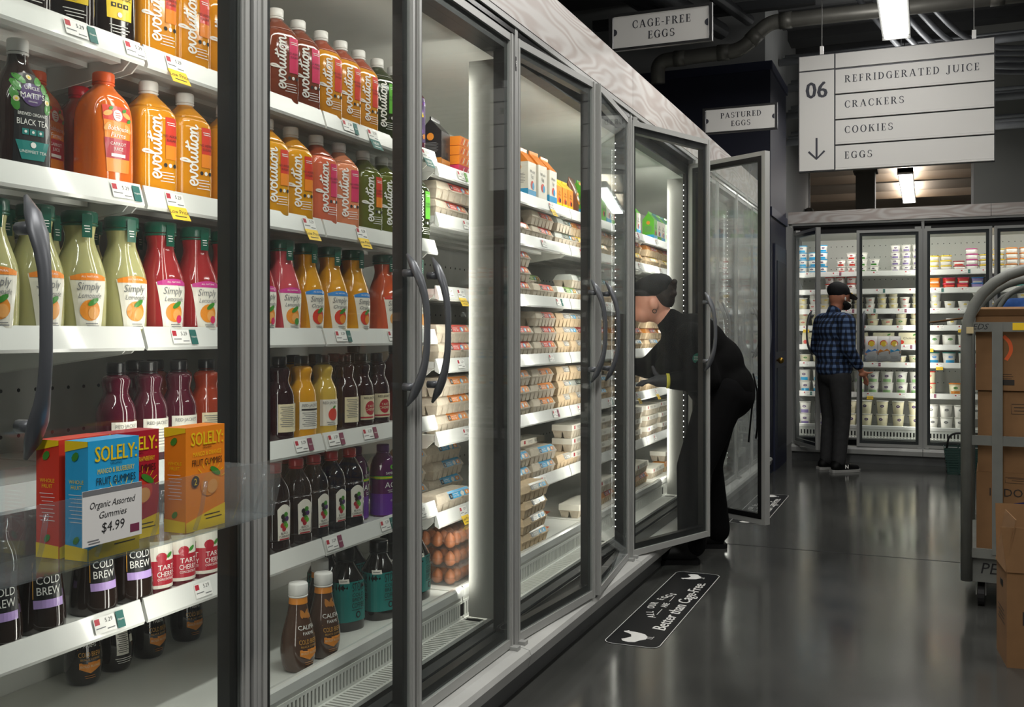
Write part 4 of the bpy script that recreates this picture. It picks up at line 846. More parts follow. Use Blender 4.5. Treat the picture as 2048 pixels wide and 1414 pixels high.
for i in range(4):
    o = thing('sausage_tray', 'flat orange striped package, %s in short stack on top shelf' % ['bottom', 'second', 'third', 'topmost'][i], 'package', (-1.735, 3.58, EZ[0]+.0005+i*.037), rg.uniform(-.06, .06), 'flat packages on the top shelf')
    MB().frustum(0, 0, 0, .034, .055, .10, .06, .105, 'P pink' if i == 0 else 'P orange').obj('tray', o)
    q = MB(); a = Art()
    for j in range(9): a.poly([(-.09+j*.02, .006), (-.08+j*.02, .028), (-.072+j*.02, .028), (-.082+j*.02, .006)], 'P white' if j % 2 else 'P red', 1)
    a.put(q, lambda u, v, l: (.0555+v*.15+l*.0004, u, v)); q.obj('print', o)
mat('bag brown', '#7a4a30', .3, coat=.5, noise=.15, nscale=8, bump=.2)
def bag(loc, rz, h, w, m, label, dot='P orange'):
    t = thing('snack_bag', label, 'bag', loc, rz, 'bags on the egg case top shelves')
    b = MB(); b.lathe([(0, .02, w*.46, 2.6), (.01, .036, w*.5, 2.8), (h*.4, .042, w*.5, 2.6), (h*.75, .024, w*.5, 2.6), (h*.93, .005, w*.49, 4), (h, .003, w*.49, 4)], m, 20); b.obj('pouch', t)
    p = Prof([(0, .02, w*.46, 2.6), (.01, .036, w*.5, 2.8), (h*.4, .042, w*.5, 2.6), (h*.75, .024, w*.5, 2.6), (h*.93, .005, w*.49, 4), (h, .003, w*.49, 4)])
    a = Art(); a.ell(0, h*.45, w*.28, w*.25, dot, 2, 14); a.ell(0, h*.45, w*.2, w*.17, m, 3, 14); small_lines(a, 0, h*.68, w*.5, 3, 'white print', h*.04, 2); q = MB(); a.put(q, p.front(.001)); q.obj('print', t)
bag((-1.74, 4.98, EZ[0]+.0005), .1, .2, .13, 'bag brown', 'brown snack bag beside the small yellow cartons', 'P amber')
bag((-1.72, 5.12, EZ[0]+.0005), -.1, .19, .12, 'P peach', 'orange snack bag standing between two brown bags')
bag((-1.74, 5.27, EZ[0]+.0005), .05, .2, .14, 'bag brown', 'brown snack bag behind the second ajar door')
for cs in (3, 4):
    for j in range(11):
        y = ys[cs]+.35+j*.105
        if y > ys[cs]+CW-.06: continue
        gable((-1.735, y, EZ[0]+.0005), rg.uniform(-.05, .05), .09, .08, .2, 'P white' if j % 3 else 'P lime', 'P lime' if j % 2 == 0 else 'P teal', 'P lime' if j % 2 else 'P sky', 'green and white carton, %s from left on %s top shelf' % (ORD[j], CASEW[cs]), ('Egg', 'Whites'))

# ------------------------------------------------------------------ dairy cups in the far cases
CUP = {}
for n_, c_ in {'Y white': '#e8e6df', 'Y cream': '#e3dcbb', 'Y green': '#9cc88a', 'Y violet': '#8f7fb4', 'Y plain': '#cfcdc6'}.items(): mat(n_, c_, .35)
def cup(key, rb, rt, h, body, lid, spot=None, band=None, p=2.):
    m = MB(); m.lathe([(0, rb*.95, rb*.95, p), (.003, rb, rb, p), (h-.004, rt, rt, p)], body, 16); 
    L = MB(); L.lathe([(h-.005, rt*1.05, rt*1.05, p), (h+.003, rt*1.05, rt*1.05, p), (h+.004, rt*.98, rt*.98, p)], lid, 16)
    parts = [('tub', m.mesh('tub')), ('lid', L.mesh('lid'))]
    pr = Prof([(0, rb, rb, p), (h, rt, rt, p)]); a = Art()
    if band: a.rect(-rb*.8, rb*.8, h*.06, h*.34, band, 1, 6, 1)
    if spot: a.ell(0, h*.62, rb*.42, h*.11, spot, 2, 10); a.rect(-rb*.2, rb*.2, h*.6, h*.64, 'P white', 3)
    if spot or band: q = MB(); a.put(q, pr.front(.001, .0008)); parts.append(('label', q.mesh('label')))
    CUP[key] = (parts, h+.004, rt)
cup('blue', .038, .046, .068, 'Y white', 'P sky', 'P violet', 'P sky'); cup('redc', .034, .046, .062, 'Y white', 'Y white', 'P crimson', 'P red'); cup('greenc', .034, .046, .062, 'Y white', 'Y white', 'P violet', 'P leaf'); cup('violet', .034, .047, .062, 'Y white', 'Y plain', 'P violet', 'Y violet')
cup('redlid', .04, .046, .065, 'Y white', 'P red', 'P crimson'); cup('cream', .036, .044, .06, 'Y cream', 'Y white', 'P yellow', None); cup('creamred', .036, .046, .058, 'Y white', 'Y white', 'P red', None); cup('tubcream', .045, .055, .072, 'Y cream', 'Y white', 'P red'); cup('tubgreenish', .045, .054, .08, 'Y cream', 'Y white', 'P leaf')
cup('fageblue', .046, .056, .11, 'Y white', 'Y white', 'P violet', 'P sky'); cup('fagegreen', .046, .056, .105, 'Y white', 'Y white', 'P violet', 'Y green'); cup('fagepurple', .046, .056, .115, 'Y white', 'Y plain', 'P violet', 'Y violet'); cup('tall', .044, .056, .128, 'Y cream', 'Y white', 'P violet')
cup('boxred', .046, .05, .042, 'Y white', 'P crimson', None, 'P red', 4); cup('boxpink', .046, .05, .048, 'Y white', 'P magenta', None, None, 4); cup('boxyellow', .046, .05, .045, 'Y plain', 'P yellow', None, None, 4); cup('boxorange', .046, .05, .047, 'Y white', 'P orange', None, None, 4)
cup('sqred', .05, .054, .05, 'P red', 'P pink', None, 'P white', 4); cup('sqblue', .05, .054, .05, 'Y violet', 'P blue', None, 'P white', 4); cup('sqviolet', .05, .054, .05, 'P purple', 'P lilac', None, 'P white', 4); cup('sqteal', .05, .054, .05, 'P teal', 'P teal', None, 'P white', 4); cup('sqorange', .05, .054, .05, 'P orange', 'P orange', None, 'P white', 4)
cup('whitecup', .04, .05, .075, 'Y white', 'Y white', 'P yellow'); cup('whitetub', .055, .062, .105, 'Y white', 'Y white', 'P leaf'); cup('bluetub', .05, .06, .11, 'Y white', 'P teal', 'P blue', 'P sky'); cup('redtub', .035, .042, .11, 'Y cream', 'P red', 'P red'); cup('orangetub', .05, .056, .11, 'Y cream', 'P orange', 'P leaf', 'P amber'); cup('patt', .047, .056, .115, 'Y white', 'Y plain', 'grey ink')
YD = {'blue': 'white and blue yogurt cup', 'redc': 'white yogurt cup with red print', 'greenc': 'white yogurt cup with green print', 'violet': 'white yogurt cup with violet print', 'redlid': 'white cup with red lid', 'cream': 'cream yogurt cup', 'creamred': 'white cup with red spot', 'tubcream': 'cream tub with red spot', 'tubgreenish': 'cream tub with green spot',
      'fageblue': 'blue and white yogurt tub', 'fagegreen': 'green and white yogurt tub', 'fagepurple': 'purple and white yogurt tub', 'tall': 'tall pale yogurt tub', 'boxred': 'red lidded square tub', 'boxpink': 'pink lidded square tub', 'boxyellow': 'yellow lidded square tub', 'boxorange': 'orange lidded square tub', 'sqred': 'red square tub', 'sqblue': 'blue square tub', 'sqviolet': 'violet square tub', 'sqteal': 'teal square tub', 'sqorange': 'orange square tub',
      'whitecup': 'white yogurt cup', 'whitetub': 'white round tub', 'bluetub': 'blue and white tub', 'redtub': 'slim red lidded tub', 'orangetub': 'orange lidded tub', 'patt': 'white patterned tub'}
FS = ['top shelf', 'second shelf', 'third shelf', 'fourth shelf', 'fifth shelf', 'sixth shelf', 'seventh shelf', 'case floor']
FC = ['shopper dairy case', 'middle dairy case', 'right dairy case']
def cups(ci, sh, items):
    z = (FZ+[.33])[sh]
    for i, (x, k, n) in enumerate(items):
        parts, h, rt = CUP[k]
        yb = 10.36+.322+rt+.012 - (.09 if sh == 7 else 0)
        for j in range(n):
            lay = 'alone' if n == 1 else ('topmost' if j == n-1 else LAY[j])
            t = thing('yogurt_cup', '%s, %s, %s from left, %s, %s' % (YD[k], lay, ORD[i], FS[sh], FC[ci]), 'yogurt cup', (x+random.uniform(-.003, .003), yb+random.uniform(-.004, .004), z+.0006+j*(h+.001)), -pi/2+random.uniform(-.3, .3), 'cups in the %s' % FC[ci])
            for nm, me in parts: link(nm, me, t)
def span(x0, x1, n): return [x0+(x1-x0)*i/(n-1) for i in range(n)]
cups(0, 0, [(-1.2, 'blue', 4), (-1.1, 'blue', 3), (-1.0, 'blue', 4), (-.82, 'redc', 2), (-.72, 'redc', 3), (-.61, 'greenc', 3), (-.5, 'greenc', 2), (-.3, 'violet', 4), (-.2, 'violet', 4), (-.1, 'violet', 4)])
cups(0, 1, [(-.93, 'redlid', 2), (-.83, 'redlid', 2), (-.72, 'redlid', 2)])
cups(0, 2, [(x, ['cream', 'creamred', 'cream', 'cream', 'creamred'][i % 5], 2 + (i % 3 != 0)) for i, x in enumerate(span(-1.2, -.1, 11))])
cups(0, 3, [(x, ['tubcream', 'tubgreenish', 'tubcream'][i % 3], 1+(i % 4 != 2)) for i, x in enumerate(span(-1.19, -.11, 9))])
cups(0, 5, [(x, 'tubcream' if i % 2 else 'tubgreenish', 1) for i, x in enumerate(span(-1.18, -.12, 9))])
cups(0, 6, [(x, 'fageblue' if i < 4 else 'fagegreen', 2) for i, x in enumerate(span(-1.18, -.11, 9))])
cups(0, 7, [(x, 'fagepurple' if i < 3 else 'tall', 2) for i, x in enumerate(span(-1.17, -.12, 8))])
cups(1, 0, list(zip(span(.05, 1.1, 10), ['boxyellow', 'boxyellow', 'boxred', 'boxpink', 'boxyellow', 'boxyellow', 'boxorange', 'boxorange', 'boxred', 'boxorange'], [3, 3, 2, 4, 3, 4, 4, 4, 4, 4])))
cups(1, 1, list(zip(span(.06, 1.1, 9), ['sqorange', 'sqred', 'sqred', 'sqblue', 'sqviolet', 'sqviolet', 'sqteal', 'sqteal', 'sqorange'], [2, 2, 2, 2, 2, 2, 2, 2, 2])))
cups(1, 2, [(x, 'whitecup', 1+(i % 3 == 0)) for i, x in enumerate(span(.07, 1.1, 9))])
cups(1, 3, [(x, 'whitecup', 1) for x in (.22, .35, .5, .64, .8)])
cups(1, 4, [(x, 'whitetub', 1) for x in span(.05, 1.05, 8)])
cups(1, 5, [(x, 'bluetub', 1) for x in span(.05, 1.05, 8)])
cups(1, 6, [(.03, 'redtub', 2), (.25, 'orangetub', 1), (.37, 'orangetub', 1)])
cups(1, 7, [(x, 'patt', 2) for x in span(.04, .42, 4)])
for sh_, ks_, n_ in ((0, ['boxorange', 'boxred'], 3), (1, ['sqteal', 'sqorange'], 2), (2, ['whitecup'], 1), (3, ['cream'], 2), (4, ['whitetub'], 1), (5, ['bluetub'], 1), (6, ['orangetub', 'fageblue'], 1), (7, ['patt'], 1)):
    cups(2, sh_, [(x, ks_[i % len(ks_)], n_) for i, x in enumerate(span(1.27, 2.3, 8))])
# yogurt multipacks on the fifth shelf
for i, x in enumerate((-1.1, -.88, -.66, -.41, -.17)):
    t = thing('yogurt_multipack', 'cream yogurt multipack box, %s from left on fifth shelf' % ORD[i], 'box', (x, 10.75, FZ[4]+.0006), -pi/2, 'yogurt multipacks')
    MB().box(-.06, .06, -.1, .1, 0, .13, 'Y cream').obj('carton', t)
    a = Art(); a.txt('Chobani', 0, .075, .022, 'ink', 2, w=.11); a.ell(-.07, .035, .022, .02, 'P red', 2, 12); a.ell(.07, .04, .02, .022, 'P orange' if i % 2 else 'P red', 2, 12); a.ell(.05, .11, .02, .008, 'P leaf', 2, 8, .4); q = MB(); a.put(q, flat((.0605, 0, 0), (0, 1, 0), (0, 0, 1), .0006)); q.obj('print', t)
# bin of snack pouches stuck on the far door
pb = thing('pouch_bin', 'clear bin of snack pouches stuck on far dairy door', 'bin', (-.41, 10.25, 1.0), -pi/2)
MB().box(.0, .08, -.17, .17, 0, .003, 'clear plastic').obj('tray', pb); MB().box(.077, .08, -.17, .17, .003, .1, 'clear plastic').obj('front_plate', pb); MB().box(0, .003, -.17, .17, .003, .12, 'clear plastic').obj('back_plate', pb)
for i, (y, dx, c1, c2) in enumerate(((-.09, .03, 'P blue', 'P orange'), (.02, .045, 'P amber', 'P brown'), (.115, .02, 'P sky', 'P brown'))):
    t = thing('snack_pouch', 'white snack pouch with sun logo, %s in far door bin' % ORD[i], 'pouch', (-.41+y, 10.25-dx, 1.0035), -pi/2, 'snack pouches in the far bin')
    p = Prof([(0, .008, .055, 4), (.03, .018, .06, 3), (.15, .014, .06, 3), (.24, .003, .06, 4)]); MB().lathe(p.p, 'Y white', 16).obj('pouch', t)
    a = Art(); a.ell(0, .17, .034, .034, 'P red', 1, 16); a.ell(0, .168, .027, .027, 'P yellow', 2, 14); a.rect(-.035, .035, .138, .155, 'P white', 3); a.poly([(-.055, .09), (-.03, .115), (0, .1), (.03, .12), (.055, .1), (.055, .07), (-.055, .07)], c1, 2); a.poly([(-.055, .08), (.055, .1), (.055, .075), (-.055, .06)], c2, 3); a.rect(-.055, .055, .01, .06, c1 if i != 1 else 'Y white', 2); small_lines(a, 0, .045, .07, 3, 'grey ink', .009, 4); q = MB(); a.put(q, p.front(.001, .0008)); q.obj('print', t)
# ------------------------------------------------------------------ ceiling fixtures, pipes and conduits
def fixture(x, y0, y1, z, label, watts):
    t = thing('ceiling_light', label, 'ceiling light', (x, (y0+y1)/2, z), 0, 'linear ceiling lights'); h = (y1-y0)/2
    MB().box(-.10, .10, -h, h, .012, .075, 'steel grey').obj('housing', t); MB().box(-.085, .085, -h+.03, h-.03, -.004, .012, 'lens').obj('diffuser', t)
    for s_ in (-h, h): MB().box(-.1, .1, min(s_, s_*.985), max(s_, s_*.985), -.012, .075, 'steel grey').obj('end_cap', t)
    for s_ in (-h*.7, h*.7): MB().tube([(0, s_, .075), (0, s_, 4.7-z)], .004, 'dark steel', 6).obj('hanger', t)
    area('ceiling_light_source', (0, 0, -.02), (0, 0, 0), .16, 2*h-.1, watts, t, (1, .97, .93)); area('ceiling_bounce_fill', (0, 0, .09), (pi, 0, 0), .16, 2*h-.1, watts*.8, t, (1, .97, .93))  # upward lamp added in place of light bounced onto the ceiling
fixture(-.22, 7.08, 8.12, 3.52, 'bright linear ceiling light above the aisle sign', CEIL_LED*.45)
fixture(-.22, 4.0, 6.3, 3.52, 'linear ceiling light before the aisle sign, out of view', CEIL_LED)
fixture(-.22, .6, 2.9, 3.52, 'linear ceiling light over the near aisle, out of view', CEIL_LED)
fixture(-.22, 9.3, 11.3, 3.52, 'added fill light for the conduits, hidden behind the aisle sign', CEIL_LED*.4)  # extra fixture added to brighten the conduits, unseen behind the sign
fixture(2.6, 2.2, 4.8, 3.52, 'linear ceiling light over the next aisle, out of view', CEIL_LED)
fixture(-.22, -2.6, .2, 3.52, 'linear ceiling light behind the viewer', CEIL_LED)
fixture(-.28, 14.35, 17.6, 3.42, 'distant linear ceiling light seen above the far cases', CEIL_LED*1.5)
fixture(2.4, 14.9, 17.4, 3.42, 'distant linear ceiling light hidden behind the grey wall', CEIL_LED*1.5)
mat('pipe', '#6d6c66', .45, .4, noise=.12, nscale=7); mat('conduit', '#83868a', .45, .2, noise=.15, nscale=5); mat('red pipe', '#5a1c1e', .5)
def bend(pts, r, k=6):
    out = [Vector(pts[0])]
    for a, b, c in zip(pts, pts[1:], pts[2:]):
        a, b, c = Vector(a), Vector(b), Vector(c); p = b+(a-b).normalized()*r; q = b+(c-b).normalized()*r
        for i in range(k+1): t = i/k; out.append((1-t)**2*p+2*t*(1-t)*b+t*t*q)
    return out+[Vector(pts[-1])]
t = thing('drain_pipe', 'fat grey pipe bending in front of the navy room', 'pipe', (0, 0, 0))
mb = MB(); mb.tube(bend([(-2.2, 8.62, 3.48), (-2.2, 8.6, 3.67), (-1.47, 8.6, 3.69), (-1.24, 8.6, 3.90), (4, 8.6, 3.86)], .09), .064, 'pipe', 14); mb.obj('pipe_run', t)
for p, d in (((-1.62, 8.6, 3.686), (.05, 0, 0)), ((-2.0, 8.6, 3.676), (.05, 0, 0)), ((-1.1, 8.6, 3.899), (.05, 0, 0)), ((.5, 8.6, 3.887), (.05, 0, 0)), ((-1.36, 8.6, 3.79), (.035, 0, .032))):
    MB().tube([Vector(p)-Vector(d), Vector(p)+Vector(d)], .07, 'pipe', 14).obj('coupling', t)
rc = random.Random(9)
cw = ['lowest', 'second lowest', 'third', 'fourth', 'fifth', 'sixth', 'seventh', 'eighth', 'ninth', 'tenth', 'eleventh', 'topmost']
for i in range(12):
    z = 3.30+i*.095; y = 10.9+(i % 3)*.25; x0 = -1.40 if i < 9 else -1.46
    o = MB().tube([(x0, y, z), (1.2, y+.02, z+.02), (5.5, y, z+.05)], .022+.016*(i % 3 == 0), 'conduit', 8).obj('conduit'); tag(o, 'grey conduit above far cases, %s of the bundle' % cw[i], 'conduit', 'conduits above the far cases')
for i in range(5):
    x = -.6+i*.12; y_ = 9.95; o = MB().tube(bend([(x, 9.4, 4.3), (x+.5, 9.9, 3.72+.03*i), (x+1.5, 10.3, 3.66+.05*i), (x+3, 10.4, 3.7+.05*i)], .35), .024, 'conduit', 8).obj('bent_conduit'); tag(o, 'bent conduit sweeping behind the aisle sign, %s from left' % ORD[i], 'conduit', 'bent conduits')
o = MB().tube([(-1.4, 9.1, 4.02), (5, 9.1, 4.02)], .032, 'red pipe', 10).obj('sprinkler_pipe'); tag(o, 'dark red sprinkler pipe behind the fat grey pipe', 'pipe')
for i, (a_, b_, r_) in enumerate((((-2.5, 5.5, 3.98), (-1.75, 9.2, 4.05), .075), ((-2.25, 5.5, 4.1), (-1.5, 9.2, 4.12), .05), ((-2.9, 5.5, 4.2), (-2.2, 9.2, 4.2), .09), ((-1.9, 5.2, 4.3), (-1.2, 9.0, 4.25), .06))):
    o = MB().tube([a_, b_], r_, 'dark steel', 10).obj('ceiling_duct'); tag(o, 'dark round duct under the ceiling, %s from left' % ORD[i], 'duct', 'dark ducts over the case row')
MB_ = MB(); MB_.box(-2.9, -.9, 8.9, 9.0, 4.12, 4.2, 'dark steel'); o = MB_.obj('strut_channel'); tag(o, 'dark steel strut under the ceiling near the duct ends', 'strut')
mat('beam', '#4b4740', .8); mat('far ceiling', '#b0a190', .85, noise=.08, nscale=1)
fc = struct(MB().box(-4, 6, 13.2, 25.9, 3.62, 3.7, 'far ceiling').obj('ceiling_far'))
for i in range(6): MB().box(-4, 6, 13.6+i*2, 13.75+i*2, 3.5, 3.62, 'far ceiling').obj('beam', fc)
o = MB().box(-.88, -.64, 13.9, 14.15, 0, 3.5, 'beam').box(-.91, -.61, 13.87, 14.18, 0, .2, 'beam').box(-.91, -.61, 13.87, 14.18, 3.4, 3.5, 'beam').obj('column'); tag(o, 'dark column seen above the far dairy cases', 'column')
t = thing('pendant_lamp', 'small hanging cylinder lamp beyond the far cases', 'lamp', (-1.42, 13.4, 2.62)); MB().lathe([(0, .05, .05), (.02, .055, .055), (.26, .055, .055), (.28, .02, .02)], 'beam', 16).obj('shade', t); MB().tube([(0, 0, .28), (0, 0, 1.0)], .006, 'beam', 6).obj('cord', t)
# spot lamps reflected in the doors stand over the next aisle

# ------------------------------------------------------------------ hanging signs
mat('sign white', '#bdbcb8', .5); mat('sign line', '#2a2b30', .5); mat('sign ink', '#23252f', .6)
sx0, sx1, sz0, sz1, sy = -.811, .394, 2.365, 3.152, 7.0
t = thing('aisle_sign', 'white hanging aisle sign numbered 06 listing juice and crackers', 'sign', ((sx0+sx1)/2, sy, sz0))
W_ = sx1-sx0; H_ = sz1-sz0; hw = W_/2; dv = -.574-(sx0+sx1)/2
MB().box(-hw, hw, .0, .05, 0, H_, 'sign line').obj('frame', t)
hb = H_-.108
MB().box(-hw+.006, dv-.006, -.006, 0, hb+.006, H_-.006, 'sign white').obj('panel', t); MB().box(dv+.004, hw-.006, -.006, 0, hb+.006, H_-.006, 'sign white').obj('panel', t)
p = MB().box(-hw+.006, dv-.006, -.006, 0, .006, hb-.004, 'sign white').obj('panel', t)
a = Art(); a.txt('06', 0, hb-.13, .108, 'sign ink', 1, w=.135, bold=.004); ff = flat(((-hw+dv)/2, -.0065, 0), (1, 0, 0), (0, 0, 1), .0006); q = MB(); a.put(q, ff); q.obj('number', p)
a = Art(); a.stroke([(0, .225), (0, .085)], .013, 'sign ink', 1); a.stroke([(-.052, .135), (0, .083), (.052, .135)], .013, 'sign ink', 2); q = MB(); a.put(q, ff); q.obj('arrow', p)
rh = hb/4
for i, tx in enumerate(['REFRIDGERATED JUICE', 'CRACKERS', 'COOKIES', 'EGGS']):
    z1 = hb-.004-i*rh; p = MB().box(dv+.004, hw-.006, -.010, 0, z1-rh+.02, z1-.004, 'sign white').box(dv+.004, hw-.006, -.016, 0, z1-rh+.005, z1-rh+.018, 'sign white').obj('panel', t)
    u_ = dv+.062
    for wd in tx.split():
        a = Art(); u_ = serif(a, wd, u_, z1-.07, .047, 'sign ink', 1, 'l', .26)+.032; q = MB(); a.put(q, flat((0, -.0105, 0), (1, 0, 0), (0, 0, 1), .0006)); q.obj('lettering', p)
for x in (-hw+.15, hw-.12): MB().tube([(x, .025, H_), (x, .025, 4.7-sz0)], .003, 'steel grey', 6).obj('hanging_wire', t); MB().box(x-.012, x+.012, .015, .035, H_, H_+.06, 'cap white').obj('wire_clip', t)
def blade(y, lines, label):
    x0, x1, z0, z1 = -1.405, -.945, 2.655, 2.81
    t = thing('blade_sign', label, 'sign', (x0, y, 2.576), 0, 'blade signs above the cases')
    MB().box(-.03, -.012, -.012, .012, 0, z1-2.576+.01, 'black').obj('post', t)
    b = MB(); b.box(-.012, x1-x0, -.01, .01, z0-2.576-.012, z0-2.576, 'black'); b.obj('frame_bar', t); MB().box(-.012, x1-x0, -.01, .01, z1-2.576, z1-2.576+.012, 'black').obj('frame_bar', t); MB().box(x1-x0, x1-x0+.014, -.012, .012, z0-2.576-.012, z1-2.576+.012, 'black').obj('frame_bar', t)
    p = MB().box(-.006, x1-x0-.004, -.006, .006, z0-2.576+.001, z1-2.576-.001, 'sign white').obj('panel', t)
    cx = (x1-x0)/2; zc = (z0+z1)/2-2.576; ff = flat((0, -.0065, 0), (1, 0, 0), (0, 0, 1), .0005)
    for i, s_ in enumerate(lines): a = Art(); serif(a, s_, cx, zc+.03-i*.058, .037, 'sign ink', 1, 'c', .2); q = MB(); a.put(q, ff); q.obj('lettering', p)
    for xx in (-.005, x1-x0-.005): a = Art(); a.poly([(xx+(.017 if xx < .1 else -.017)*math.cos(pi*k/8-pi/2), zc+.017*math.sin(pi*k/8-pi/2)) for k in range(9)], 'sign ink', 1); q = MB(); a.put(q, ff); q.obj('notch', p)
blade(4.67, ['CAGE-FREE', 'EGGS'], 'white blade sign reading cage-free eggs above the cases'); blade(6.86, ['PASTURED', 'EGGS'], 'white blade sign reading pastured eggs against the navy wall')

# ------------------------------------------------------------------ floor decals
mat('decal', '#131416', .5, spec=.25); mat('decal white', '#d6d6d2', .6)
def hen(a, u, v, k, flip=1):
    P = [(-.055, .012), (-.05, .03), (-.035, .038), (-.022, .028), (-.005, .018), (.015, .024), (.026, .038), (.032, .05), (.04, .052), (.044, .045), (.052, .04), (.043, .037), (.041, .015), (.03, -.012), (.008, -.026), (-.015, -.026), (-.032, -.012), (-.05, -.004)]
    a.poly([(u+x*k*flip, v+y*k) for x, y in P], 'decal white', 2)
    for x in (-.006, .008): a.stroke([(u+x*k*flip, v-.024*k), (u+x*k*flip, v-.04*k), (u+(x+.008)*k*flip, v-.042*k)], .004, 'decal white', 2)
def decal(yc, label):
    o = MB(); R_ = .04; P = []
    for cx, cy, a0 in ((.1175-R_, .665-R_, 0), (-.1175+R_, .665-R_, 90), (-.1175+R_, -.665+R_, 180), (.1175-R_, -.665+R_, 270)):
        for k in range(7): an = math.radians(a0+15*k); P.append((cx+R_*math.cos(an), cy+R_*math.sin(an)))
    o.prism(P, 'z', 0, .001, 'decal'); ob = o.obj('floor_decal', None, (-1.118, yc, .0003)); tag(ob, label, 'floor decal', 'floor decals along the egg cases')
    a = Art(); f = flat((0, 0, .001), (0, 1, 0), (-1, 0, 0), .0002)
    a.stroke([(y, -x) for x, y in [(x*.975, y*.995) for x, y in P]+[(P[0][0]*.975, P[0][1]*.995)]], .003, 'decal white', 1)
    a.txt('Better than Cage-Free.', .02, -.052, .058, 'decal white', 2, shear=.2, w=.86, bold=.002)
    for i, c_ in enumerate('ALL OUR EGGS'):
        if c_ == ' ': continue
        an = (i-5.5)*-.078; a.txt(c_, -.02+.5*math.sin(-an), .07-.5*(1-math.cos(an)), .034, 'decal white', 2, rot=an, bold=.0015)
    a.txt('ARE', -.02, .014, .03, 'decal white', 2, bold=.001)
    for s_ in (-1, 1): a.stroke([(-.02+s_*.07, .01), (-.02+s_*.17, .01)], .003, 'decal white', 2)
    hen(a, -.54, .0, 1.5, 1); hen(a, .56, .0, 1.2, -1)
    q = MB(); a.put(q, f); q.obj('print', ob)
decal(4.585, 'black floor decal with hens and white lettering, nearer the camera'); decal(7.385, 'black floor decal with hens beyond the open fogged door')

# ------------------------------------------------------------------ stock cart with egg boxes
mat('cart grey', '#6e706a', .55, noise=.12, nscale=9); mat('cardboard', '#82603d', .85, noise=.07, nscale=12); mat('cardboard dark', '#7d5532', .85, noise=.07, nscale=12); mat('box ink', '#2b2620', .7); mat('navy ink', '#1d1f52', .6); mat('rubber', '#161617', .6); mat('tape', '#c9b98f', .3)
def cart(loc, rz, label, r, L, tube=.025, bars=True, z_top=1.265):
    t = thing('stock_cart', label, 'cart', loc, rz, 'grey hooped stock carts')
    MB().box(-.01, 2*r+.01, .02, L, .125, .255, 'cart grey').obj('deck', t)
    for y in (0, L):
        pts = [(0, y, .13), (0, y, z_top)]+[(r-r*math.cos(pi*k/14), y, z_top+r*math.sin(pi*k/14)) for k in range(1, 14)]+[(2*r, y, z_top), (2*r, y, .13)]
        MB().tube(pts, tube, 'cart grey', 12).obj('hoop', t)
        if not bars: continue
        for z in (1.3, .78, .262): MB().box(.01, 2*r-.01, y-.008, y+.006, z-.022, z+.022, 'cart grey').obj('crossbar', t)
        for x in (.128, 2*r-.14): MB().box(x-.022, x+.022, y-.012, y-.004, .26, 1.32, 'cart grey').obj('upright_bar', t)
    for x in (.06, 2*r-.06):
        for y in (.1, L-.1):
            c = MB().tube([(x-.014, y, .055), (x+.014, y, .055)], .055, 'rubber', 18, smooth=False).obj('caster', t)
            MB().box(x-.03, x+.03, y-.035, y+.035, .118, .125, 'steel grey').obj('caster_plate', c)
            for s_ in (-1, 1): MB().box(x+s_*.02-.002, x+s_*.02+.002, y-.016, y+.016, .05, .12, 'steel grey').obj('caster_fork', c)
    return t
ct = cart((.165, 5.05, 0), math.radians(-3), 'grey hooped stock cart stacked with egg boxes', .3, .95)
mk = MB(); a = Art(); a.txt('PEDS', .05, 1.302, .026, 'ink', 1, shear=.3); a.put(mk, lambda u, v, l: (u, -.0085, v)); mk.obj('scribble', ct); mk = MB(); Art().txt('PEDS', .14, .19, .05, 'ink', 1, shear=.2).put(mk, lambda u, v, l: (u, .0192, v)); mk.obj('scribble', ct)
MB().box(.19, .29, -.0095, -.008, 1.285, 1.318, 'yellow tag').obj('yellow_tape', ct); MB().box(.0, .03, -.03, -.008, 1.27, 1.30, 'tape').obj('torn_tape', ct)
cart((.50, 8.6, 0), 0, 'grey hooped cart standing before the far dairy cases', .25, .9, .019, False, 1.385)
def egg_box(loc, rz, w, d, h, label, art=None, open_=False, side=None):
    t = thing('cardboard_box', label, 'box', loc, rz, 'cardboard egg boxes')
    b = MB(); th = .005
    if open_:
        b.box(0, w, 0, d, 0, th, 'cardboard')
        for q in ((0, w, 0, th), (0, w, d-th, d), (0, th, th, d-th), (w-th, w, th, d-th)): b.box(*q, th, h, 'cardboard')
    else: b.box(0, w, 0, d, 0, h, 'cardboard')
    b.obj('carton', t)
    if not open_:
        for s_ in (0, 1): MB().box(.001, w-.001, (.001 if s_ == 0 else d/2+.001), (d/2-.001 if s_ == 0 else d-.001), h, h+.003, 'cardboard').obj('flap', t)
    if art: q = MB(); art.put(q, flat((0, -.0005, 0), (1, 0, 0), (0, 0, 1), .0004)); q.obj('print', t)
    if side: q = MB(); side.put(q, flat((-.0005, d, 0), (0, -1, 0), (0, 0, 1), .0004)); q.obj('side_print', t)
    return t
def flap(t, o, e1, e2, L, lean):
    """a flap hinged on edge e1-e2, leaning along vector L"""
    o = MB(); e1, e2, L = Vector(e1), Vector(e2), Vector(L); n = (e2-e1).cross(L).normalized()*.004; k = (e2-e1).normalized()*lean
    o.add([e1, e2, e2+L-k, e1+L+k, e1+n, e2+n, e2+L-k+n, e1+L+k+n], [(0, 1, 2, 3), (7, 6, 5, 4), (0, 4, 5, 1), (1, 5, 6, 2), (2, 6, 7, 3), (3, 7, 4, 0)], 'cardboard'); return o.obj('flap', t)
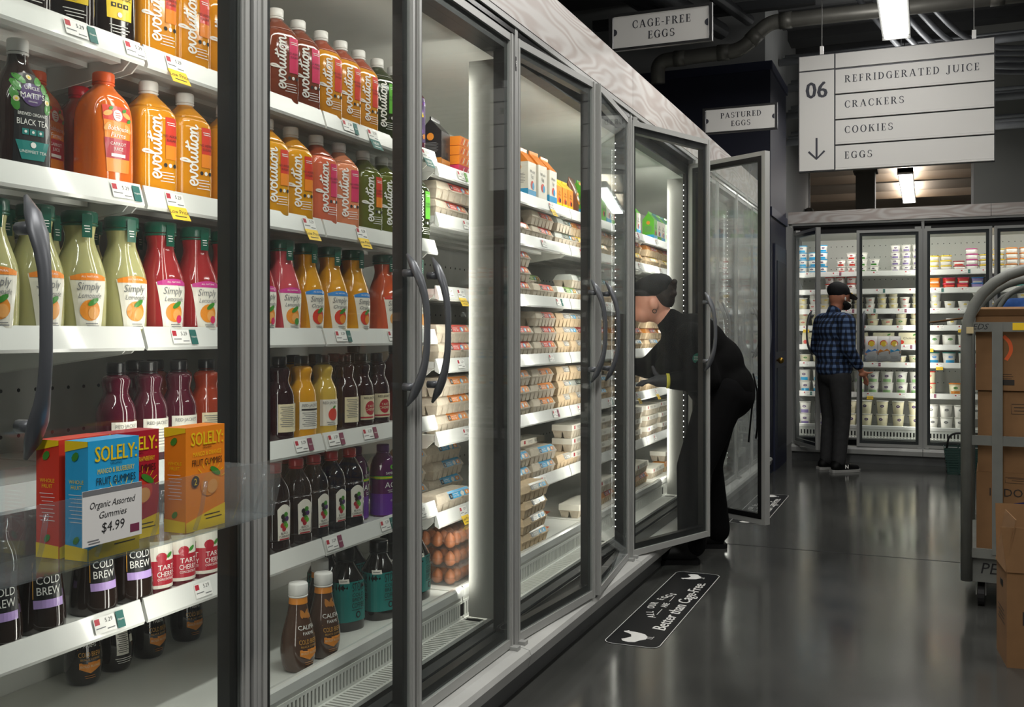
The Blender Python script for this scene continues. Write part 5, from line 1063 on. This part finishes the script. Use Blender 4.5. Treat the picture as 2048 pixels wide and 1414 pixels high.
def box_art(logo=True, top='15 DOZEN EGGS'):
    a = Art(); a.txt(top, .245, .285, .036, 'box ink', 2, w=.38)
    a.stroke([(.12, .33), (.36, .33), (.36, .355), (.12, .355), (.12, .33)], .0015, 'box ink', 1); small_lines(a, .24, .35, .22, 2, 'box ink', .009, 1)
    if logo: a.ell(.25, .165, .18, .085, 'navy ink', 2, 30); a.txt('PETE &', .25, .2, .062, 'cardboard', 3, w=.24, bold=.003); a.txt("GERRY'S", .25, .128, .062, 'cardboard', 3, w=.27, bold=.003); a.txt('from SMALL FAMILY FARMS', .25, .055, .02, 'box ink', 2, w=.36, shear=.1)
    return a
rzc = math.radians(-3)
egg_box((.208, 5.085, .2565), rzc, .56, .36, .372, 'printed egg box at the bottom of the cart stack', box_art())
a = box_art(False, ''.join(['15 DOZEN', ' EGGS'])); egg_box((.214, 5.09, .632), rzc, .56, .36, .372, 'taped plain egg box in the middle of the cart stack', Art().txt('15 DOZEN EGGS', .245, .15, .036, 'box ink', 2, w=.38).stroke([(.14, .27), (.46, .27), (.46, .315), (.14, .315), (.14, .27)], .002, 'box ink', 1).rect(.15, .45, .283, .286, 'box ink', 1).rect(.15, .45, .298, .301, 'box ink', 1))
a = Art(); a.stroke([(.115, .25), (.14, .22), (.145, .18), (.125, .14)], .016, 'orange tag', 1, 5); a.txt('EGG', .33, .24, .085, 'orange tag', 1, w=.2); a.txt('FARM', .34, .13, .075, 'orange tag', 1, w=.2); a.rect(.09, .16, .025, .05, 'box ink', 1); a.rect(.105, .108, .025, .05, 'cardboard', 2); small_lines(a, .125, .075, .06, 3, 'box ink', .01, 1)
bt = egg_box((.205, 5.08, 1.0085), rzc, .56, .37, .345, 'open egg box on top of the cart stack', a, True)
flap(bt, bt, (0, .37, .345), (0, 0, .345), (-.20, .0, -.028), .0); flap(bt, bt, (0, 0, .345), (.56, 0, .345), (0, -.02, .03), .02); flap(bt, bt, (.56, .37, .345), (0, .37, .345), (0, .12, .05), .02)
a = Art(); a.txt('15 DOZEN', .18, .19, .052, 'box ink', 1, w=.25); side = Art(); small_lines(side, .12, .2, .16, 4, 'box ink', .016, 1, .004)
fb = egg_box((.277, 4.218, 0), math.radians(5), .5, .24, .362, 'open egg box standing on the floor before the cart', a, True, side)
flap(fb, fb, (0, .24, .362), (0, 0, .362), (.035, 0, .2), .0); flap(fb, fb, (.5, .24, .362), (0, .24, .362), (0, .03, .22), .0); flap(fb, fb, (0, 0, .362), (.5, 0, .362), (0, .01, .17), -.02)
MB().box(-.0012, -.0002, .08, .14, .288, .312, 'black').obj('hand_hole', fb)
# shopping basket by the far case
t = thing('shopping_basket', 'dark green shopping basket on the floor behind the cart', 'basket', (.36, 9.95, 0)); mat('basket', '#173a33', .5)
b = MB()
for k in range(10):
    z = .02+k*.022; g = k*.003; b.box(-.2-g, .2+g, -.14-g, -.134-g, z, z+.012, 'basket'); b.box(-.2-g, .2+g, .134+g, .14+g, z, z+.012, 'basket'); b.box(-.2-g, -.194-g, -.134-g, .134+g, z, z+.012, 'basket'); b.box(.194+g, .2+g, -.134-g, .134+g, z, z+.012, 'basket')
for x in (-.19, -.1, 0, .1, .19): b.box(x-.006, x+.006, -.16, -.14, .01, .24, 'basket'); b.box(x-.006, x+.006, .14, .16, .01, .24, 'basket')
b.box(-.2, .2, -.14, .14, 0, .01, 'basket'); o = b.obj('mesh_body', t, kind='stuff'); MB().tube(bend([(-.2, 0, .22), (-.18, 0, .36), (.18, 0, .36), (.2, 0, .22)], .08), .009, 'rubber', 8).obj('handle', t)
# ------------------------------------------------------------------ people
def blob(name, parts, m, parent, voxel=.012, smooth=6):
    """union of tapered limbs and ellipsoids remeshed into one continuous skin"""
    mb = MB()
    for q in parts:
        if q[0] == 'c':
            p0, p1, r0, r1 = Vector(q[1]), Vector(q[2]), q[3], q[4]; d = (p1-p0).normalized(); P = []; Rr = []
            for k in range(4): an = pi/2*(1-k/4); P.append(p0-d*r0*math.sin(an)*.98); Rr.append(max(.002, r0*math.cos(an)))
            P.append(p0); Rr.append(r0); P.append(p0.lerp(p1, .5)); Rr.append((r0+r1)/2); P.append(p1); Rr.append(r1)
            for k in range(1, 5): an = pi/2*k/4; P.append(p1+d*r1*math.sin(an)*.98); Rr.append(max(.002, r1*math.cos(an)))
            mb.tube(P, Rr, m, 14)
        else:
            R_ = None
            if len(q) > 3: R_ = Matrix.Rotation(q[3], 3, 'Y')
            mb.sphere(q[1], q[2], m, 16, 12, R_)
    me = mb.mesh(name); o = bpy.data.objects.new(name, me); COL.objects.link(o)
    r = o.modifiers.new('r', 'REMESH'); r.mode = 'VOXEL'; r.voxel_size = voxel; r.use_smooth_shade = True
    s_ = o.modifiers.new('s', 'SMOOTH'); s_.iterations = smooth; s_.factor = .5
    dg = bpy.context.evaluated_depsgraph_get(); new = bpy.data.meshes.new_from_object(o.evaluated_get(dg)); o.modifiers.clear(); o.data = new; bpy.data.meshes.remove(me)
    new.name = name
    if parent: o.parent = parent
    return o
mat('skin', '#b87a5e', .5, sss=.2); mat('skin light', '#c98f78', .5, sss=.2); mat('hair brown', '#1d120c', .8, noise=.3, nscale=60, bump=.6); mat('hair black', '#0e0c0b', .8, noise=.3, nscale=60, bump=.6)
mat('black cloth', '#050505', .9, spec=.15, noise=.2, nscale=40, bump=.25); mat('black trousers', '#050506', .9, spec=.15, noise=.2, nscale=30, bump=.2); mat('grey trousers', '#2b2b2c', .85, noise=.2, nscale=25, bump=.3); mat('shoe black', '#060606', .6, spec=.25); mat('sole', '#0e0e0f', .7, spec=.2); mat('glove', '#2a2b2f', .8, noise=.1, nscale=80); mat('glove cuff', '#b9b23a', .7); mat('cap cloth', '#0b0b0d', .8); mat('badge', '#12705e', .5); mat('shoe sole light', '#9a9a96', .6); mat('scarf', '#4a3524', .8, noise=.5, nscale=70)

# worker bending into the case: local +x is the way the worker faces, +y the worker's left (away from the camera)
fx, fy = -.9228, -.3853
wk = thing('person', 'worker in black jacket and cap bending into the egg case', 'person', (-1.113, 5.768, 0), math.atan2(fy, fx)); wk.scale = (1.04, 1.04, 1.04)
# in this frame the camera side is +y
nearf, farf = (.26, .24, .0), (.03, -.16, .0)
hipN, hipF = (-.01, .07, .90), (-.02, -.085, .90)
kneN, kneF = (.16, .13, .49), (.05, -.13, .48)
ankN, ankF = (.19, .22, .09), (-.02, -.16, .09)
torso = [('e', (-.03, 0, .93), (.165, .185, .15)), ('e', (.035, 0, 1.05), (.175, .18, .17)), ('e', (.13, 0, 1.15), (.18, .2, .16)), ('c', (.18, -.15, 1.2), (.18, .15, 1.2), .085, .085)]
shN, shF = (.19, .165, 1.19), (.19, -.19, 1.19)
elN, elF = (.11, .19, .975), (.36, -.22, 1.02)
wrN, wrF = (.31, .15, .965), (.52, -.12, 1.04)
headc = (.375, 0, 1.395)
neck = ('c', (.22, 0, 1.25), (.335, 0, 1.335), .062, .056)
def hand(w, fwd, side, thumb_up=True):
    w = Vector(w); f = Vector(fwd).normalized(); s_ = Vector(side).normalized(); u = f.cross(s_) if f.cross(s_).z > 0 else s_.cross(f)
    P = [('e', tuple(w+f*.055), (.048, .034, .022))]
    for k, (o, L) in enumerate(((-.03, .062), (-.011, .075), (.009, .07), (.027, .055))):
        a = w+f*.09+s_*o; b = a+f*L*.55+u*-.004; c = b+f*L*.4+u*-.018
        P += [('c', tuple(a), tuple(b), .0095, .009), ('c', tuple(b), tuple(c), .009, .0075)]
    a = w+f*.03-s_*.025+u*.008; b = a+f*.03-s_*.012+u*.035; c = b+f*.012+u*.032
    return P+[('c', tuple(a), tuple(b), .012, .0105), ('c', tuple(b), tuple(c), .0105, .008)]
headp = [('e', headc, (.098, .076, .112), .35), ('e', (headc[0]+.045, 0, headc[2]-.06), (.058, .055, .055)), ('c', (headc[0]+.03, 0, headc[2]-.055), (headc[0]+.075, 0, headc[2]-.088), .042, .022),
         ('c', (headc[0]+.098, 0, headc[2]+.005), (headc[0]+.118, 0, headc[2]-.03), .009, .013), ('c', (headc[0]+.1, -.015, headc[2]-.056), (headc[0]+.1, .015, headc[2]-.056), .009, .009),
         ('e', (headc[0]-.0, .082, headc[2]-.012), (.026, .015, .038), .3), ('e', (headc[0]-.0, -.082, headc[2]-.012), (.026, .015, .038), .3)]
body = headp+[neck, ('e', (-.03, 0, .92), (.11, .15, .11)), ('e', (.1, 0, 1.12), (.12, .155, .13)), ('c', (-.02, 0, .95), (.16, 0, 1.18), .1, .1),
              ('c', shN, elN, .04, .034), ('c', elN, wrN, .034, .024), ('c', shF, elF, .04, .034), ('c', elF, wrF, .034, .024), ('c', shN, shF, .05, .05),
              ('c', hipN, kneN, .07, .05), ('c', kneN, ankN, .05, .035), ('c', hipF, kneF, .07, .05), ('c', kneF, ankF, .05, .035), ('c', ankN, (.30, .24, .05), .035, .03), ('c', ankF, (.09, -.16, .05), .035, .03)]
body += hand(wrN, (1, -.12, -.02), (0, 1, 0)) + hand(wrF, (1, .1, 0), (0, 1, 0))
blob('body', body, 'skin light', wk, .008, 3)
blob('jacket', torso+[('c', (-.03, 0, .9), (.15, 0, 1.16), .175, .18), ('c', (.2, 0, 1.21), (.27, 0, 1.285), .1, .078), ('c', shN, elN, .092, .08), ('c', elN, (wrN[0]-.03, wrN[1], wrN[2]), .078, .05), ('c', shF, elF, .078, .066), ('c', elF, (wrF[0]-.03, wrF[1], wrF[2]), .064, .044), ('c', (.3, .0, 1.04), (.2, 0, 1.1), .06, .09)], 'black cloth', wk, .014, 5)
blob('trousers', [('e', (-.03, 0, .88), (.17, .185, .14)), ('c', hipN, kneN, .135, .1), ('c', kneN, (ankN[0], ankN[1], .1), .098, .078), ('c', hipF, kneF, .135, .1), ('c', kneF, (ankF[0], ankF[1], .1), .098, .078)], 'black trousers', wk, .014, 5)
def shoe(x, y, L=.29, m='shoe black', so='sole', parent=None, ya=0):
    o = blob('shoe', [('c', (x-.055, y, .05), (x+.06, y, .048), .045, .044), ('c', (x+.06, y, .042), (x+.16, y, .034), .042, .032), ('c', (x-.04, y, .06), (x-.02, y, .11), .048, .05)], m, parent, .01, 3)
    s_ = MB(); P = [(x-.105, -.03), (x-.09, -.045), (x+.0, -.042), (x+.1, -.05), (x+.17, -.04), (x+.2, -.015), (x+.2, .015), (x+.17, .04), (x+.1, .05), (x, .042), (x-.09, .045), (x-.105, .03)]
    s_.prism([(a_, y+b_) for a_, b_ in P], 'z', .001, .024, so); s_.obj('sole', o); return o
shoe(nearf[0], nearf[1], parent=wk); shoe(farf[0], farf[1], parent=wk)
blob('glove', [q for q in hand(wrN, (1, -.12, -.02), (0, 1, 0))] and [(q[0], q[1], tuple(v*1.12 for v in q[2])) if q[0] == 'e' else (q[0], q[1], q[2], q[3]*1.2, q[4]*1.2) for q in hand(wrN, (1, -.12, -.02), (0, 1, 0))]+[('c', wrN, (wrN[0]+.05, wrN[1]-.006, wrN[2]), .036, .034)], 'glove', wk, .006, 2)
MB().tube([(wrN[0]-.012, wrN[1]+.001, wrN[2]), (wrN[0]+.006, wrN[1], wrN[2])], .041, 'glove cuff', 16).obj('cuff_band', wk)
blob('hair', [('e', (headc[0]-.045, 0, headc[2]+.03), (.075, .078, .085)), ('e', (headc[0]-.09, 0, headc[2]+.075), (.05, .06, .05)), ('e', (headc[0]-.105, 0, headc[2]+.02), (.025, .05, .05))]+[('e', (headc[0]-.108+.016*math.cos(k*2.1), .065*math.sin(k*1.7), headc[2]+.075+.035*math.sin(k*1.3)), (.019, .019, .019)) for k in range(9)], 'hair brown', wk, .008, 1)
cp = blob('cap', [('e', (headc[0]+.0, 0, headc[2]+.075), (.11, .09, .075), .15), ('e', (headc[0]-.02, 0, headc[2]+.1), (.1, .085, .06), .2)], 'cap cloth', wk, .01, 2)
MB().prism([(.06, -.075), (.15, -.06), (.185, 0), (.15, .06), (.06, .075)], 'z', headc[2]+.055, headc[2]+.062, 'cap cloth').obj('brim', cp).location = (headc[0], 0, 0)
e = MB(); e.tube([(headc[0]-.003+.011*math.cos(k*.7), .1, headc[2]-.052+.011*math.sin(k*.7)) for k in range(9)], .0022, 'black gloss', 6, closed=True); e.obj('earring', wk)
b = MB(); a = Art(); a.ell(0, 0, .03, .03, 'badge', 1, 20); a.txt('WHOLE', 0, .008, .009, 'white print', 2); a.txt('FOODS', 0, -.006, .009, 'white print', 2); a.put(b, flat((.165, .262, 1.09), (-1, 0, 0), (0, .3, .95), .001)); b.obj('badge', wk)
for dx in (0, .02): MB().tube([(-.165-dx, .02, 1.0), (-.185-dx, .03, .9), (-.165-dx*2, .03, .7), (-.16-dx*2, .02, .62+dx)], .005, 'black cloth', 6).obj('apron_string', wk)
blob('collar', [('c', (.15, .06, 1.275), (.08, .05, 1.265), .02, .02), ('c', (.15, -.06, 1.275), (.08, -.05, 1.265), .02, .02), ('c', (.08, -.05, 1.265), (.08, .05, 1.265), .02, .02)], 'scarf', wk, .008, 2)

# shopper with a plaid shirt
def shopper(loc, yaw, label, shirt, cap=True):
    t = thing('person', label, 'person', loc, yaw)
    hd = (.055, 0, 1.62)
    P = [('e', hd, (.098, .078, .115), .45), ('c', (hd[0]+.03, 0, hd[2]-.06), (hd[0]+.055, 0, hd[2]-.105), .05, .03), ('c', (hd[0]+.1, 0, hd[2]-.02), (hd[0]+.108, 0, hd[2]-.05), .009, .013), ('e', (hd[0]-.01, .078, hd[2]-.02), (.018, .01, .03)), ('e', (hd[0]-.01, -.078, hd[2]-.02), (.018, .01, .03)), ('c', (-.015, 0, 1.42), (.03, 0, 1.54), .06, .055),
         ('e', (0, 0, 1.25), (.12, .17, .2)), ('e', (.01, 0, 1.0), (.12, .16, .15)), ('c', (0, -.16, 1.4), (0, .16, 1.4), .055, .055)]
    P += [('c', (0, s_*.09, .92), (.01, s_*.1, .5), .08, .055) for s_ in (-1, 1)]+[('c', (.01, s_*.1, .5), (-.02, s_*.1, .09), .05, .035) for s_ in (-1, 1)]+[('c', (-.02, s_*.1, .07), (.12, s_*.1, .04), .035, .03) for s_ in (-1, 1)]
    for s_ in (-1, 1):
        P += [('c', (0, s_*.2, 1.38), (-.02, s_*.245, 1.13), .045, .038), ('c', (-.02, s_*.245, 1.13), (.13, s_*.22, .94), .036, .027)]
        P += hand((.13, s_*.22, .94), (.55, -.1*s_, -.8), (0, -s_, .1))
    blob('body', P, 'skin', t, .009, 3)
    sh = [('e', (-.01, 0, 1.3), (.14, .2, .14)), ('e', (-.005, 0, 1.1), (.15, .19, .2)), ('e', (.0, 0, .95), (.155, .19, .12)), ('c', (-.01, -.17, 1.39), (-.01, .17, 1.39), .075, .075), ('c', (-.01, 0, 1.43), (.0, 0, 1.48), .075, .065)]
    for s_ in (-1, 1): sh += [('c', (0, s_*.205, 1.375), (-.02, s_*.25, 1.13), .078, .066), ('c', (-.02, s_*.25, 1.13), (.10, s_*.225, .985), .062, .05)]
    blob('shirt', sh, shirt, t, .012, 4)
    blob('trousers', [('e', (0, 0, .89), (.135, .175, .12))]+[('c', (0, s_*.09, .86), (.02, s_*.1, .5), .105, .078) for s_ in (-1, 1)]+[('c', (.02, s_*.1, .5), (-.015, s_*.1, .1), .076, .062) for s_ in (-1, 1)], 'grey trousers', t, .013, 4)
    for s_ in (-1, 1):
        so = shoe(.0, s_*.105, parent=t, so='shoe sole light')
        a = Art(); a.txt('N', 0, 0, .035, 'white print', 1, bold=.002); q = MB(); a.put(q, flat((.03, s_*.105+s_*.05, .055), (-s_, 0, 0), (0, 0, 1), .001)); q.obj('shoe_mark', so)
    blob('beard', [('c', (hd[0]+.06, -.03, hd[2]-.1), (hd[0]+.06, .03, hd[2]-.1), .035, .035), ('c', (hd[0]+.02, .06, hd[2]-.07), (hd[0]+.07, .035, hd[2]-.095), .024, .03), ('c', (hd[0]+.02, -.06, hd[2]-.07), (hd[0]+.07, -.035, hd[2]-.095), .024, .03)], 'hair black', t, .008, 1)
    c = blob('cap', [('e', (hd[0]-.01, 0, hd[2]+.045), (.112, .09, .085), .25)], 'cap cloth', t, .009, 2)
    b = MB().prism([(.03, -.075), (.14, -.06), (.17, 0), (.14, .06), (.03, .075)], 'z', 0, .007, 'cap cloth').obj('brim', c); b.location = (hd[0]+.03, 0, hd[2]+.04); b.rotation_euler = (0, .5, 0)
    MB().sphere((hd[0]+.005, -.088, hd[2]-.03), (.008, .006, .018), 'cap white').obj('earbud', t)
    return t
shopper((-.80, 9.66, 0), math.radians(38), 'shopper in blue plaid shirt and black cap facing the yogurt', 'plaid')
mat('blue shirt', '#2f5aa0', .85, noise=.15, nscale=30)
bl = shopper((.86, 9.75, 0), math.radians(80), 'person in plain blue top at the right edge behind the boxes', 'blue shirt'); bl.scale = (1.08, 1.08, 1.08)
